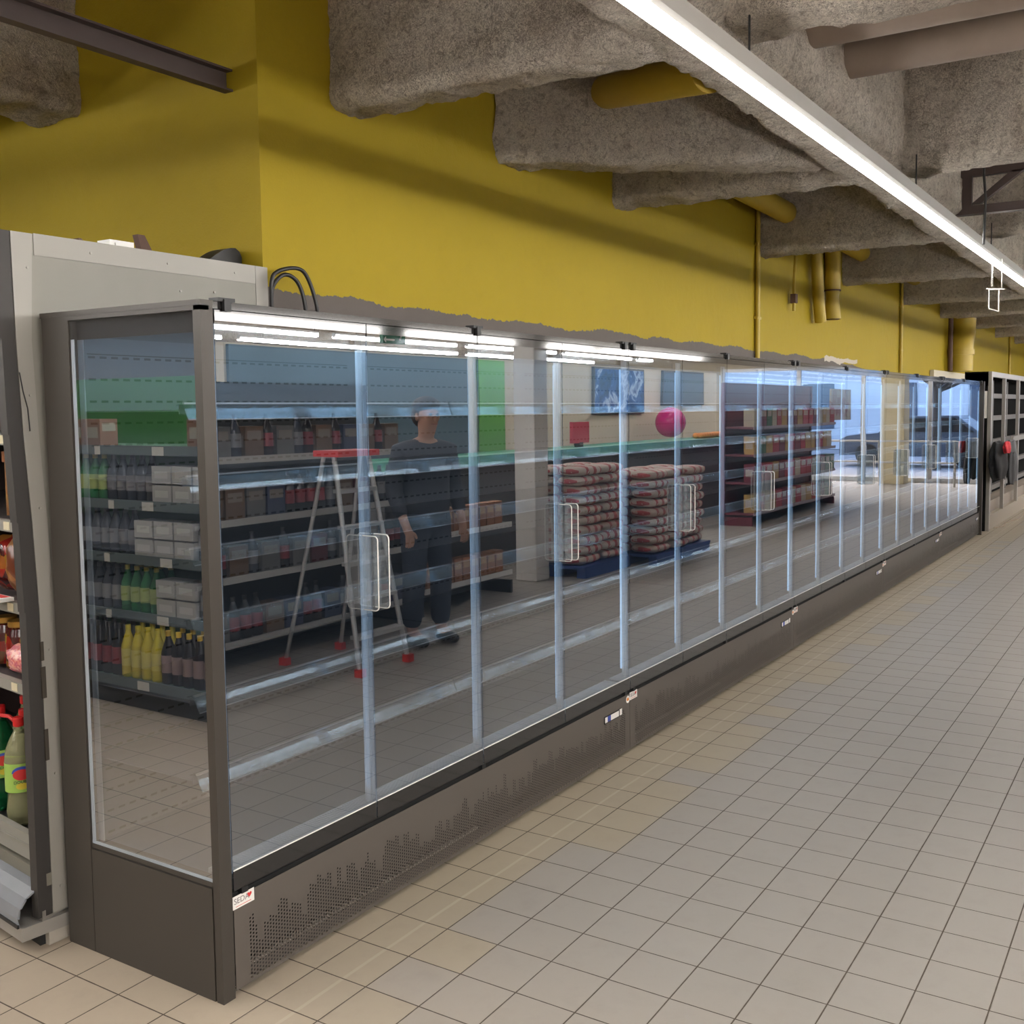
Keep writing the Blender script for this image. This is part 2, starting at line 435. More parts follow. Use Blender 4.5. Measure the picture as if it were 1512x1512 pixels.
# main beam along the aisle, cross beams to the yellow wall and out over the shop
rough_beam('ceiling_beam', (-9, -.84), (24, -.70), .36, 2.95, 3.75, .036, .026)
for i, x in enumerate((1.52, 4.01, 6.57, 9.04, 11.62, 14.0, 16.5, 19.0, 21.5)):
    rough_beam('ceiling_beam', (x, .82), (x, -.72), .24 if i else .25, 2.955, 3.72, .028 if i < 4 else .045, .026, seed=i*3.1)
    if i > 2: rough_beam('ceiling_beam', (x, -.95), (x, -14.9), .26, 2.955, 3.72, .10, seed=i*2.3+40)
    else: rough_beam('ceiling_beam', (x, -.95), (x, -14.9), .26, 2.955, 3.72, .045, .026, seed=i*2.3+40)
rough_beam('ceiling_beam', (2.70, .86), (3.76, -.56), .24, 2.975, 3.72, .028, .026, seed=77)
for x in (-7.6, -5, -2.2):
    rough_beam('ceiling_beam', (x, 6.9), (x, -14.9), .26, 2.96, 3.72, .12, seed=x)
rough_beam('ceiling_beam', (-9, 2.05), (1.02, 2.05), .32, 2.99, 3.75, .05, .035, seed=11)
rough_beam('ceiling_beam', (-9, 2.9), (1.02, 2.9), .6, 2.99, 3.75, .08, .035, seed=15)
rough_beam('ceiling_beam', (-9, -7), (24, -7), .4, 2.95, 3.75, .15, seed=21)

# ------------------------------------------------------------------ pipes and steel under the ceiling
def pipe(name, pts, r, mat, label, cat='pipe', **k): return tag(MB().tube(pts, r, seg=20).build(name, mat), label, cat, **k)
pipe('ceiling_pipe', [(2.95, .33, 3.33), (2.16, -.58, 3.07)], .085, M['ypipe'], 'short yellow painted pipe crossing between the two nearest beams at the wall')
pipe('ceiling_pipe', [(4.9, .60, 3.33), (6.55, .55, 3.27)], .085, M['ypipe'], 'yellow pipe end poking under a beam above the rusty wall conduit')
pipe('ceiling_pipe', [(7.4, .60, 3.30), (9.06, .60, 3.25)], .085, M['ypipe'], 'yellow pipe length beside the top of the two cut drop pipes')
pipe('ceiling_pipe', [(10.1, .63, 3.30), (11.7, .63, 3.25)], .085, M['ypipe'], 'small far yellow pipe stub above the second wall conduit')
pipe('ceiling_pipe', [(2.22, -.92, 3.19), (2.22, -7, 3.19)], .085, M['bpipe'], 'thicker dusty brown pipe, the nearer of two high on the right')
m = MB().tube([(2.22, -2.02, 3.19), (2.22, -2.14, 3.19)], .098, seg=20).tube([(2.22, -2.14, 3.19), (2.22, -2.16, 3.19)], .106, seg=20)
pc = m.build('pipe_collar', M['bpipe']); pc.parent = [o for o in C.objects if o.get('label','').startswith('thicker dusty')][0]
pipe('ceiling_pipe', [(2.80, -.92, 3.22), (2.80, -7, 3.22)], .08, M['bpipe'], 'second dusty brown pipe, running behind the thicker one')
def conduit(x, z0, z1, r, label):
    t = thing('wall_conduit', label, 'conduit', (x, .775, z0))
    MB().tube([(0,0,0), (0,0,z1-z0)], r, seg=12).build('conduit_tube', M['ypipe'], t)
    MB().tube([(.045,.005,0), (.045,.005,(z1-z0)*.95)], r*.5, seg=10).build('thin_tube', M['rust'], t)
    for q in (.3, .75): MB().box(-r*1.6, -.012, q*(z1-z0), .06, .022, q*(z1-z0)+.02).build('clip', M['ypipe'], t)
conduit(6.40, 2.02, 3.36, .02, 'thin yellow and rust conduit running down the wall by the fourth beam')
conduit(11.45, 2.02, 3.2, .02, 'thin far conduit running down the wall beyond the cut drop pipes')
conduit(20.6, 2.0, 3.1, .02, 'thin conduit at the far end of the yellow wall')
t = thing('drop_pipe', 'left one of two cut-off yellow drop pipes on the wall', 'pipe', (7.93, .72, 2.5))
MB().tube([(-.14,0,.68), (-.05,0,.2), (.02,0,0)], .055, seg=16).build('pipe_body', M['ypipe'], t)
MB().tube([(.02,0,-.006), (.02,0,.01)], .045, seg=16).build('cut_end', M['rust'], t)
t = thing('drop_pipe', 'right one of two cut-off yellow drop pipes, with torn wrapped end', 'pipe', (8.33, .72, 2.55))
MB().tube([(0,0,.66), (0,0,.3), (0,0,.22), (.0,0,.0)], [.075,.075,.06,.085], seg=16).build('pipe_body', M['ypipe'], t)
MB().tube([(0,0,-.005), (0,0,.012)], .07, seg=16).build('cut_end', M['rust'], t)
MB().tube([(0,0,.27), (0,0,.285)], .08, seg=16).build('strap', M['rust'], t)
t = thing('hanging_flex', 'short hooked flex with a plug hanging left of the drop pipes', 'cable', (7.25, .77, 2.5))
MB().tube([(.25,-.02,.68), (.1,-.02,.64), (.03,-.02,.55), (0,-.02,.3), (0,-.02,.05)], .014, seg=8).build('flex', M['ypipe'], t)
MB().box(-.03,-.045,.12,.03,.005,.2).build('plug', M['rust'], t)
t = thing('down_pipe', 'large yellow down pipe with an offset elbow near the far end of the wall', 'pipe', (14.6, .62, 2.0))
MB().tube([(.15,0,1.3), (.15,0,.95), (.14,0,.8), (-.02,0,.62), (-.04,0,.5), (-.04,0,.2)], .17, seg=20).build('pipe_body', M['ypipe'], t)
MB().tube([(-.04,0,.44), (-.04,0,.52)], .19, seg=20).build('socket', M['ypipe'], t)
MB().tube([(-.32,.1,1.3), (-.32,.1,.45), (-.3,.1,.2)], .035, seg=10).build('thin_tube', M['rust'], t)
# steel channel over the old fridge
m = MB().box(-10, 0, 0, 0, .012, .085).box(-10, -.035, 0, 0, 0, .008).box(-10, -.035, .077, 0, 0, .085)
o = m.build('steel_channel', M['steelbeam'], loc=(.995, .97, 2.945)); tag(o, 'dark primed steel channel running into the yellow side wall', 'steel channel')
# strut frame behind the light
t = thing('strut_frame', 'dark slotted steel strut frame fixed to the main beam, right of the light', 'bracket', (5.5, -.93, 2.96))
MB().box(0, -2.4, .24, .05, 0, .29).build('top_rail', M['steelbeam'], t)
MB().box(0, -2.4, 0, .05, 0, .05).box(-.01,-2.4,-.008,.06,0,0).build('lower_rail', M['steelbeam'], t)
MB().box(0, -.10, .05, .05, -.04, .24).build('upright', M['steelbeam'], t)
MB().add([(0,-.10,.06),(.05,-.10,.06),(.05,-.34,.25),(0,-.34,.25),(0,-.16,.06),(.05,-.16,.06),(.05,-.42,.25),(0,-.42,.25)],
   [(0,1,2,3),(4,7,6,5),(0,4,5,1),(3,2,6,7),(0,3,7,4),(1,5,6,2)]).build('brace', M['steelbeam'], t)
tag(MB().tube([(4.95,-1.2,3.25),(4.96,-1.19,3.1),(4.95,-1.205,2.95),(4.965,-1.2,2.8),(4.945,-1.2,2.67)], .008, seg=8).build('hanging_cable', M['blackcable']), 'loose black cable dangling beside the strut frame', 'cable')

# ------------------------------------------------------------------ linear lamps
def lamp_row(y, x0, x1, z, label, seglen=None, gap=.25, group=None):
    segs = [(x0, x1)] if not seglen else []
    x = x0
    while seglen and x < x1-.5:
        segs.append((x, min(x1, x+seglen))); x += seglen+gap
    for a, b in segs:
        t = thing('linear_lamp', label, 'ceiling lamp', (a, y, z), 0, group)
        L = b-a
        MB().prism([(-.026,.004),(.026,.004),(.034,.02),(.034,.075),(-.034,.075),(-.034,.02)], 0, L).build('housing', M['housing'], t)
        (MB().prism([(-.018,-.016),(.018,-.016),(.026,-.008),(.026,.0038),(-.026,.0038),(-.026,-.008)], 0.01, L-.01) if not group else MB().prism([(-.024,-.016),(.024,-.016),(.042,.0),(.042,.03),(.0345,.04),(.0345,.004),(-.0345,.004),(-.0345,.04),(-.042,.03),(-.042,.0)], 0.01, L-.01)).build('diffuser', M['lamp'], t)  # grouped rows: glowing sides added beyond the housing to lift the beams
        q = .5
        while q < L:
            MB().tube([(q,0,.075), (q,0,.26)], .004, seg=6).build('suspension_wire', M['blackcable'], t); q += 2.45
    return t
lamp_row(-1.035, -8.9, 23.5, 2.752, 'long continuous white linear lamp hung along under the main beam')
for k, (y, sl, x0) in enumerate(((-3.6, 5.6, -8.5), (-4.9, 4.2, -6), (-7.4, 5.6, -8), (-8.6, 3.0, -7), (-10.2, 5.6, -8.5), (-12.4, 4.2, -8), (-14.2, 3.0, -6))):
    lamp_row(y, x0, 20.5, 2.80, 'white linear lamp in rows over the shop floor, seen reflected', sl, .35, 'linear lamps over the shop floor')
for y in (1.3, 2.45, 3.75, 5.4):  # unseen rows, extended and one added to brighten the yellow side wall
    lamp_row(y, -8.5, -.2, 2.78, 'white linear lamp over the left aisle, out of direct view, rows extended and added to brighten the side wall', 3.8, .5, 'linear lamps over the left aisle')
t = thing('price_sign_holder', 'empty clear sign holder hanging on a coiled wire from the lamp', 'sign holder', (6.37, -1.035, 2.40), -1.1)
pts = [(.007*math.cos(k*.9), .007*math.sin(k*.9), .16+.0019*k) for k in range(100)]
MB().tube(pts, .002, seg=5).build('coiled_wire', M['label'], t)
MB().tube([(.07,0,.36),(.07,0,.14)], .003, seg=6).build('straight_wire', M['label'], t)
m = MB()
for a,b in (((-.02,0,-.0),(.05,0,-.02)),((.05,0,-.02),(.05,0,.14)),((.05,0,.14),(-.02,0,.14)),((-.02,0,.14),(-.02,0,0))): m.tube([a,b], .005, seg=6)
m.tube([(-.04,0,.145),(.09,0,.14)], .005, seg=6)
m.build('frame', M['label'], t)

# ------------------------------------------------------------------ refrigerator bank, one module
ZT, ZB = 1.975, .318
def make_module():
    root = thing('refrigerator_module', '', 'refrigerator', (.045, 0, 0))
    MB().box(.0, .05, .0, 2.5, .70, .035).build('plinth', M['inner_black'], root)
    MB().box(.0, .10, .035, 2.5, .725, .29).box(0, .012, .275, 2.5, .1, .305).box(0,.02,.036,.012,.1,.275).box(2.488,.02,.036,2.5,.1,.275).build('machine_box', M['cavity'], root)
    MB().box(.08, .03, .052, 1.25, .045, .060).build('floor_light_lip', M['galv'], root)  # pale strip standing in for floor light that shows behind the holes
    g = MB().box(.002, 0, .02, 2.498, .0018, .296).build('ventilation_grille', M['grille'], root)
    # label, round sticker, thermometer
    lb = MB().box(-.002, -.0012, .262, .078, 0, .300).build('maker_label', M['label'], root); lb['label'] = 'small white label with grey lettering and a red heart'
    text_mesh('label_text', 'SEDA', .024, plain('grey_print', (.25,.22,.22), .5), lb, (.030, -.0016, .284))
    hm = [(.060+.0085*(16*math.sin(a)**3)/16, .287+.0085*(13*math.cos(a)-5*math.cos(2*a)-2*math.cos(3*a)-math.cos(4*a))/16) for a in [2*PI*k/24 for k in range(24)]]
    MB().prism(hm, -.0018, -.0012, 'y').build('heart', M['red'], lb)
    MB().box(.008, -.0018, .2675, .066, -.0012, .2688).build('small_print', M['red'], lb)
    th = MB().box(2.235, -.004, .212, 2.41, 0, .246).build('thermometer_display', M['inner_black'], root); th['label'] = 'narrow thermometer display with white and blue strip'
    split('display_strip', [BX(2.238,-.0048,.216,2.262,-.004,.242), BX(2.295,-.0048,.216,2.375,-.004,.242), BX(2.385,-.0048,.216,2.408,-.004,.246)], M['label'], th)
    MB().box(2.264,-.0048,.216,2.293,-.004,.242).build('display_window', M['blue'], th)
    # interior
    MB().box(0, .034, .305, 2.5, .62, .335).build('deck', M['shelf'], root)
    gr = MB().box(.02,.035,.336,2.48,.038,.352).box(.02,.122,.336,2.48,.125,.352)
    for k in range(205): gr.box(.024+k*.012, .038, .344, .030+k*.012, .122, .350)
    gr.build('air_intake_grille', plain('white_grate', (.62,.66,.70), .35, .2), root)
    MB().box(0, .62, .30, 2.5, .635, 1.93).build('back_panel', M['back'], root)
    MB().box(0, .635, .29, 2.5, .725, 1.995).build('rear_housing', M['dark'], root)
    MB().box(.0, .036, 1.928, 2.5, .635, 1.985).box(0, .04, 1.90, 2.5, .055, 1.928).box(0, .002, 1.978, 2.5, .635, 1.999).build('canopy', M['gloss_black'], root)
    for k in range(2):
        x0 = k*1.25
        MB().box(x0+.05, .095, 1.912, x0+1.12, .12, 1.924).build('led_tube', M['led'], root)
        for z in (1.718, 1.51, 1.30, 1.093, .868, .634):
            s = MB().box(x0+.004, .158, z-.022, x0+1.246, .615, z-.018).box(x0+.004,.158,z-.03,x0+1.246,.162,z-.004).build('shelf', M['shelf'], root)
            MB().strip([(.172,z-.004),(.150,z+.001),(.141,z-.003),(.134,z-.014),(.127,z-.030),(.119,z-.046)], .0025, x0+.004, x0+1.246).build('price_rail', M['rail'], s)
            MB().box(x0+.004,.138,z-.002,x0+1.246,.146,z+.0035).build('rail_bead', M['steel'], s)
            MB().box(x0+.004,.1165,z-.0475,x0+1.246,.1185,z-.0445).build('rail_lower_bead', M['steel'], s)
    for k in range(5):
        xx = min(max(k*.625, .012), 2.488)
        MB().box(xx-.004, .034, .42, xx+.004, .044, 1.88).build('led_profile', M['led_soft'], root)
    # doors: 4, pairs opening at the 1st and 3rd joint
    for k in range(4):
        a, b = k*.625+.0025, (k+1)*.625-.0025
        d = MB().box(a, -.0285, ZB, b, -.0065, ZT).build('door', M['glass'], root, loc=(0, .028, 0))
        MB().box(a, -.0305, ZB, b, -.0290, .376).build('bottom_rail', M['gloss_black'], d)
        MB().box(a+.001, -.0310, .376, b-.001, -.0290, .3795).build('light_catch_trim', M['label'], d)  # white trim strip painting the line where the glass edge catches light
        MB().box(a, -.0300, 1.945, b, -.0290, ZT).build('top_rail', M['gloss_black'], d)
        for s, e in ((a, a+.017), (b-.017, b)):
            MB().box(s, -.006, .376, e, .004, 1.93).build('edge_profile', M['seal'], d)
        # acrylic grip: rounded plate standing off the glass near the meeting edge
        hx = b-.040 if k % 2 == 0 else a+.010
        z0, z1, y0, y1, r = 1.040, 1.285, -.032, -.095, .014
        pl = [(y0, z0), (y0, z1)]
        for q in range(6):
            t_ = PI/2*q/5; pl.append((y1+r-r*math.sin(t_), z1-r+r*math.cos(t_)))
        for q in range(6):
            t_ = PI/2*q/5; pl.append((y1+r-r*math.cos(t_), z0+r-r*math.sin(t_)))
        h = MB().prism(pl, hx-.0022, hx+.0022).build('handle', M['clear'], d)
        MB().tube([(hx, p[0], p[1]) for p in [pl[1]]+pl[2:]+[pl[0]]], .0022, seg=6).build('handle_rim', M['label'], h)
        MB().box(hx-.012 if k % 2 == 0 else hx-.004, -.0345, z0, hx+.03, -.0318, z1).build('handle_base', M['clear'], h)
    for x in (.042, 1.25, 2.455):
        MB().box(x-.03, -.008, 1.999, x+.03, .03, 2.009).box(x-.012,-.012,1.972,x+.012,-.002,2.005).build('hinge', M['inner_black'], root)
        MB().box(x-.012, -.004, .300, x+.012, .02, .317).build('hinge', M['inner_black'], root)
    return root
mod = make_module()
names = ['nearest module of the glass-door refrigerator bank, with the glazed end',
         'second refrigerator module from the near end of the bank',
         'middle refrigerator module of the glass-door bank',
         'fourth refrigerator module from the near end of the bank',
         'farthest module of the glass-door refrigerator bank']
mods = [mod]
for i in range(1, 5):
    c = copy_tree(mod); c.location.x = .045+2.5*i; mods.append(c)
for i, c in enumerate(mods): tag(c, names[i], 'refrigerator', 'glass-door refrigerator modules along the yellow wall')
# round installer stickers near the joints
for i in range(4):
    st = MB().prism([(2.478+.018*math.cos(2*PI*k/24), .272+.018*math.sin(2*PI*k/24)) for k in range(24)], -.0012, 0, 'y').build('round_sticker', M['label'], mods[i])
    MB().prism([(2.476+.011*math.cos(2*PI*k/24), .273+.008*math.sin(2*PI*k/24)) for k in range(24)], -.0018, -.0012, 'y').build('sticker_print', M['orange'], st)
# glazed near end (local to the first module: world x = local + .045)
r = mods[0]; ox = -.045
MB().box(ox, .035, 0, ox+.03, .585, .335).build('end_lower_panel', M['dark'], r)
MB().box(ox, 0, -.0, -.002, .028, 1.985).box(ox+.004, .028, 0, ox+.03, .035, 1.985).build('end_front_post', M['dark'], r)
MB().box(ox-.001, 0, 1.985, -.0, .725, 2.0).box(ox, .0, 1.972, ox+.03, .59, 1.985).build('end_top_trim', M['dark'], r)
MB().box(ox, .588, -.0, ox+.03, .718, 1.985).box(ox+.004, .585, 0, ox+.03, .588, 1.985).build('end_rear_column', M['dark'], r)
eg = MB().box(ox+.006, .036, .352, ox+.026, .584, 1.972).build('end_glass', M['side_glass'], r)
MB().box(ox+.004, .036, .338, ox+.03, .584, .352).build('glass_sill', M['dark'], eg)
MB().box(ox+.0045, .568, .355, ox+.0058, .583, 1.915).box(ox+.027, .560, .355, ox+.032, .584, 1.915).box(ox+.0045, .036, .353, ox+.0058, .584, .362).build('glass_seal', M['seal'], eg)
MB().box(ox+.028, .036, 1.915, ox+.032, .584, 1.972).build('glass_top_band', M['inner_black'], eg)
MB().box(-.014, .04, .30, -.001, .62, .352).build('end_inner_ledge', M['dark'], r)
# far end
MB().box(2.501, -.03, 0, 2.54, .725, 2.0).build('end_panel', M['dark'], mods[4])
# cable loops from the old fridge into the top
t = thing('power_cable', 'two black cables looping over onto the refrigerator top', 'cable', (.95, .715, 2.0))
for dx, dz in ((0,0), (.05,.03)):
    MB().tube(crv([(.01-dx*.0,.01,.06), (.0,.0,.15+dz), (.03,0,.20+dz), (.08+dx,0,.225+dz), (.14+dx,0,.20+dz), (.165+dx*1.3,-.01,.12), (.15+dx*1.3,-.03,.01)]), .008, seg=8).build('cable', M['blackcable'], t)

# ------------------------------------------------------------------ old open refrigerated case on the left
ang = math.atan2(.991, .133)
fr = thing('open_refrigerated_case', 'old white-sided open refrigerated case at the left edge', 'refrigerator', (-.05, .75, 0))
F = bpy.data.objects.new('front_assembly', None)   # local frame: s along the front, depth into the case
bpy.data.objects.remove(F)
def fr_pt(s, dpt, z): return (s*.133+dpt*.991, max(s*.991-dpt*.133, .035 if dpt > .12 else -.02), z)
def fbox(mb, s0, s1, d0, d1, z0, z1, mi=0):
    vs = [fr_pt(s, d, z) for z in (z0, z1) for (s, d) in ((s0,d0),(s0,d1),(s1,d1),(s1,d0))]
    return mb.add(vs, [(0,1,2,3),(7,6,5,4),(0,4,5,1),(1,5,6,2),(2,6,7,3),(3,7,4,0)], mi)
EDGE = [(-.017,2.245), (-.014,1.92), (-.005,1.63), (.010,1.36), (.020,1.08), (.018,.10)]   # slightly buckled front edge
ep = MB()
for (x0,z0),(x1,z1) in zip(EDGE, EDGE[1:]): ep.prism([(x0,z0),(x1,z1),(1.01,z1),(1.01,z0)], 0, .03, 'y')
ep = ep.build('end_panel', M['white_metal'], fr)
m = MB()
for (x0,z0),(x1,z1) in zip(EDGE, EDGE[1:]): m.prism([(x0-.002,z0),(x1-.002,z1),(x1+.048,z1),(x0+.068 if z0 > 2 else x0+.048,z0)], -.003, -.0003, 'y')
m.box(.055, -.003, 2.18, .95, -.0003, 2.247).box(.952, -.003, .10, 1.012, -.0003, 2.247)
m.build('edge_trim', M['white_edge'], ep)
m = MB()
for (x0,z0),(x1,z1) in zip(EDGE, EDGE[1:]): m.prism([(x0-.046,z0),(x1-.050,z1),(x1-.003,z1),(x0-.003,z0)], .0, .035, 'y')
m.build('front_post', plain('dark_grey_frame', (.038,.034,.031), .6), fr)
ms = []
for p in ((.03,2.14),(.25,2.21),(.55,2.21),(.85,2.21),(.035,1.4),(.02,1.75),(.045,.95),(.045,.55),(.045,.18),(.6,2.12),(.75,2.13)): ms.append(MB().tube([(p[0],-.0065,p[1]),(p[0],-.002,p[1])], .004, seg=8))
split('rivet', ms, M['galv'], ep)
split('torn_tape', [BX(.014,-.006,.92,.024,.002,.98), BX(.013,-.006,.80,.027,.002,.90), BX(.014,-.006,.60,.026,.002,.70)], plain('brown_tape', (.05,.04,.03), .7), ep)
MB().tube([(-.012,-.005,1.82),(-.004,-.007,1.76),(.008,-.007,1.71),(.012,-.007,1.64)], .002, seg=5).build('loose_string', M['blackcable'], ep)
m = MB(); fbox(m, .05, 2.2, -.01, .20, 2.12, 2.235); m.build('header', plain('header_black', (.02,.02,.022), .4), fr)
m = MB(); fbox(m, .05, 2.2, .72, .76, .1, 2.2); fbox(m, .05, 2.2, 0.1, .76, 2.16, 2.2); fbox(m, 2.2, 2.23, 0, .76, .1, 2.2); m.build('back_panel', plain('maroon_black_interior', (.03,.015,.014), .6), fr)
for z in (2.085, 1.63, 1.353, 1.09, .828):
    m = MB(); fbox(m, .07, 2.2, .03, .7, z-.035, z-.015)
    s = m.build('shelf', plain('dark_shelf', (.05,.04,.04), .5), fr)
    m = MB(); fbox(m, .055, 2.2, .005, .03, z-.035, z); m.build('price_rail', M['white_metal'], s)
    if z < 2:
        split('price_ticket', [fbox(MB(), .15, .19, .003, .0049, z-.03, z-.004), fbox(MB(), .42, .47, .003, .0049, z-.03, z-.004)], plain('old_ticket', (.62,.55,.38), .6), s)
m = MB(); fbox(m, .06, 2.2, .0, .022, .25, .335); fbox(m, .06, 2.2, -.006, .0, .30, .303); m.build('base_front', M['white_metal'], fr)
m = MB(); fbox(m, .06, 2.2, .03, .7, .24, .27); m.build('base_deck', M['inner_black'], fr)
m = MB(); fbox(m, .0, 2.2, -.002, .02, .195, .235); fbox(m, .0, 2.2, .02, .6, .13, .24); m.build('lower_fascia', plain('olive_grey_metal', (.16,.15,.12), .5), fr)
# curved bumper
m = MB(); prof = [(-.0, .195), (-.03, .19), (-.06, .172), (-.08, .145), (-.088, .115), (-.088, .09)]
for i in range(len(prof)-1):
    (d0,z0),(d1,z1) = prof[i], prof[i+1]
    vs = [fr_pt(s, d, z) for s in (.015, 2.2) for (d, z) in ((d0,z0),(d1,z1),(d1+.006,z1-.002),(d0+.002,z0-.006))]
    m.add(vs, [(0,1,5,4),(3,7,6,2),(0,3,2,1),(4,5,6,7),(1,2,6,5),(0,4,7,3)], 0, False)
m.build('bumper', M['rubber'], fr)
m = MB(); fbox(m, -.005, 2.2, -.085, .1, .045, .088); fbox(m, -.005, .02, -.02, .2, .06, .12); m.build('bumper_rail', M['galv'], fr)
m = MB(); fbox(m, .01, .14, -.092, -.086, .086, .097); m.build('bumper_bracket', M['inner_black'], fr)
m = MB(); fbox(m, .02, 2.2, -.02, .02, .0, .045); fbox(m, .05,.2,.02,.1,0,.045); m.build('kick_plate', M['inner_black'], fr)
m = MB(); m.box(-.0,.0,.0,.2,.02,.06); m.build('foot_block', plain('pale_foot', (.42,.38,.32), .7), fr)
# things lying on its top
def on_top(name, mb, mat, label, cat): return tag(mb.build(name, mat), label, cat)
on_top('junction_box', MB().box(.45, .99, 2.251, .55, 1.06, 2.31).box(.47,.985,2.27,.53,.99,2.30), M['label'], 'small white junction box lying on the old fridge top', 'box')
on_top('wood_offcut', MB().add([(.60,1.0,2.251),(.66,1.0,2.251),(.66,1.03,2.251),(.60,1.03,2.251),(.575,1.0,2.345),(.605,1.0,2.345),(.605,1.03,2.345),(.575,1.03,2.345)], [(0,3,2,1),(4,5,6,7),(0,1,5,4),(1,2,6,5),(2,3,7,6),(3,0,4,7)]), M['rust'], 'rust brown offcut sticking up from the old fridge top', 'offcut')
on_top('metal_scrap', MB().add([(.33,1.0,2.251),(.40,1.0,2.251),(.40,1.03,2.251),(.33,1.0+.03,2.251),(.335,1.0,2.30),(.345,1.0,2.30),(.345,1.03,2.30),(.335,1.03,2.30)], [(0,3,2,1),(4,5,6,7),(0,1,5,4),(1,2,6,5),(2,3,7,6),(3,0,4,7)]), M['rust'], 'small bent scrap near the left end of the old fridge top', 'scrap')
pl = [(.78, 2.251)]+[(.80+.145*k/6, 2.262+.07*math.sin(k/6*PI/2)) for k in range(7)]+[(.965, 2.32), (.975, 2.30), (.975, 2.251)]
on_top('black_case', MB().prism(pl, .90, .985, 'y'), M['inner_black'], 'rounded black case lying at the right end of the old fridge top', 'case')

# ---- goods in the old fridge
def fw_(s, d, z): p = fr_pt(s, d, z); return (-.05+p[0], .75+p[1], p[2])
def soda(liquid, label_, s, d):
    t = thing('soft_drink_bottle', label_, 'bottle', fw_(s, d, .272), rz=-2.15+random.random()*.3)
    MB().lathe([(0,.0),(.032,.0),(.046,.012),(.05,.05),(.044,.10),(.043,.115),(.05,.13),(.05,.205),(.05,.23),(.046,.265),(.030,.305),(.016,.33),(.0145,.35)], seg=24).build('bottle_body', liquid, t)
    MB().lathe([(.0507,.125),(.0507,.225)], seg=28).build('wrapper', plain('lime_wrapper', (.33,.52,.10), .4), t)
    wr = t
    def decal(name, a, b, cz, a0, a1, R_, mat):
        m = MB(); vs = []; n = 20
        for q in range(5):
            for k in range(n+1):
                th = a0+(a1-a0)*k/n; y = a*q/4*math.cos(th); ph = y/.05
                vs.append((R_*math.cos(ph), R_*math.sin(ph), cz+b*q/4*math.sin(th)))
        m.add(vs, [(q*(n+1)+k, q*(n+1)+k+1, (q+1)*(n+1)+k+1, (q+1)*(n+1)+k) for q in range(4) for k in range(n)], 0, True)
        m.build(name, mat, wr)
    decal('blue_arc', .032, .024, .192, 0, PI, .0512, M['blue'])
    decal('oval_emblem', .029, .019, .187, 0, 2*PI, .0516, M['red'])
    decal('yellow_fruit', .02, .012, .147, 0, 2*PI, .0512, plain('yellow_print', (.7,.55,.05), .4))
    text_mesh('wrapper_text', 'DOUBLE', .014, M['ink'], wr, (.0522, 0, .162), (PI/2,0,PI/2), .0006)
    MB().lathe([(.0,.378),(.0165,.377),(.018,.374),(.018,.348),(.0155,.345)], seg=20).build('cap', plain('red_cap', (.65,.02,.02), .35), t)
    return t
soda(M['pet_clear'], 'lemonade bottle with red cap nearest the white side panel', .388, .105)
soda(M['pet_dark'], 'clear dark-tinted lemonade bottle second from the white side panel', .478, .165)
soda(M['pet_green'], 'green soft drink bottle at the photo edge, third in the row', .590, .130)
soda(M['pet_clear'], 'pale bottle in the second row behind the green one', .66, .25)
soda(M['pet_dark'], 'dark-tinted bottle in the second row behind the lemonade', .53, .275)
tag(MB().tube([fw_(.60,.13,.60), fw_(.55,.11,.625), fw_(.47,.11,.635), fw_(.42,.12,.612)], .007, seg=8).build('carry_strap', M['red']), 'red plastic strap lying across the bottle necks', 'strap')
def bag(name, s, d, z, w, h, dep, mat, label, cat='bag', tilt=0):
    t = MB(); nu, nv = 16, 12; vs = []
    for j in range(nv+1):
        for i in range(nu):
            a = 2*PI*i/nu; v = j/nv; e = math.sin(PI*min(1, max(0, v)))**.5 if 0 < v < 1 else .12
            rr = (.75+.25*math.cos(4*a))*1.0
            x = .5*w*math.copysign(abs(math.cos(a))**.6, math.cos(a)); y = .5*dep*e*math.copysign(abs(math.sin(a))**.7, math.sin(a))
            x *= (.86+.14*e)
            q = noise.noise(Vector((x*25, y*25, v*6+s*9)))*.009
            vs.append((x+q, y+q*1.2, v*h+q))
    t.add(vs, [(j*nu+i, j*nu+(i+1)%nu, (j+1)*nu+(i+1)%nu, (j+1)*nu+i) for j in range(nv) for i in range(nu)], 0, True)
    t.add(vs[:nu], [tuple(range(nu))[::-1]]); t.add(vs[-nu:], [tuple(range(nu))])
    o = t.build(name, mat); o.location = fw_(s, d, z); o.rotation_euler = (tilt, 0, PI/2+.1)
    return tag(o, label, cat)
def printed(name, cols, scale=30, rough=.3):
    t = NT(name); v = t.n('TexVoronoi', {'feature': 'F1'}, Vector=t.obj(), Scale=scale)
    w = t.n('TexWhiteNoise', None, Vector=v.outputs['Color'])
    st = [(i/len(cols), c) for i, c in enumerate(cols)]
    nd = t.ramp(w.outputs[0], st); 
    return t.done(t.pbsdf(nd, rough, 0, None, .6))
M['pinkmix'] = printed('pink_mixed_sweets_bag', [(.60,.12,.12),(.70,.30,.22),(.75,.45,.40),(.5,.1,.15)], 120)
M['jar'] = printed('red_jar_label', [(.20,.01,.01),(.28,.02,.012),(.26,.14,.02),(.06,.006,.006)], 26, .12)  # jar, crisps and pasta prints darkened to stand in for the dim case interior
M['brown'] = printed('brown_crisps_bag', [(.16,.055,.02),(.09,.025,.012),(.22,.10,.03),(.03,.012,.01)], 28)
M['amber'] = printed('amber_pasta', [(.26,.12,.04),(.18,.07,.025),(.30,.16,.05)], 14)
b = bag('snack_bag', .18, .09, .83, .22, .10, .12, M['pinkmix'], 'pink see-through bag of mixed sweets lying on the lower shelf')
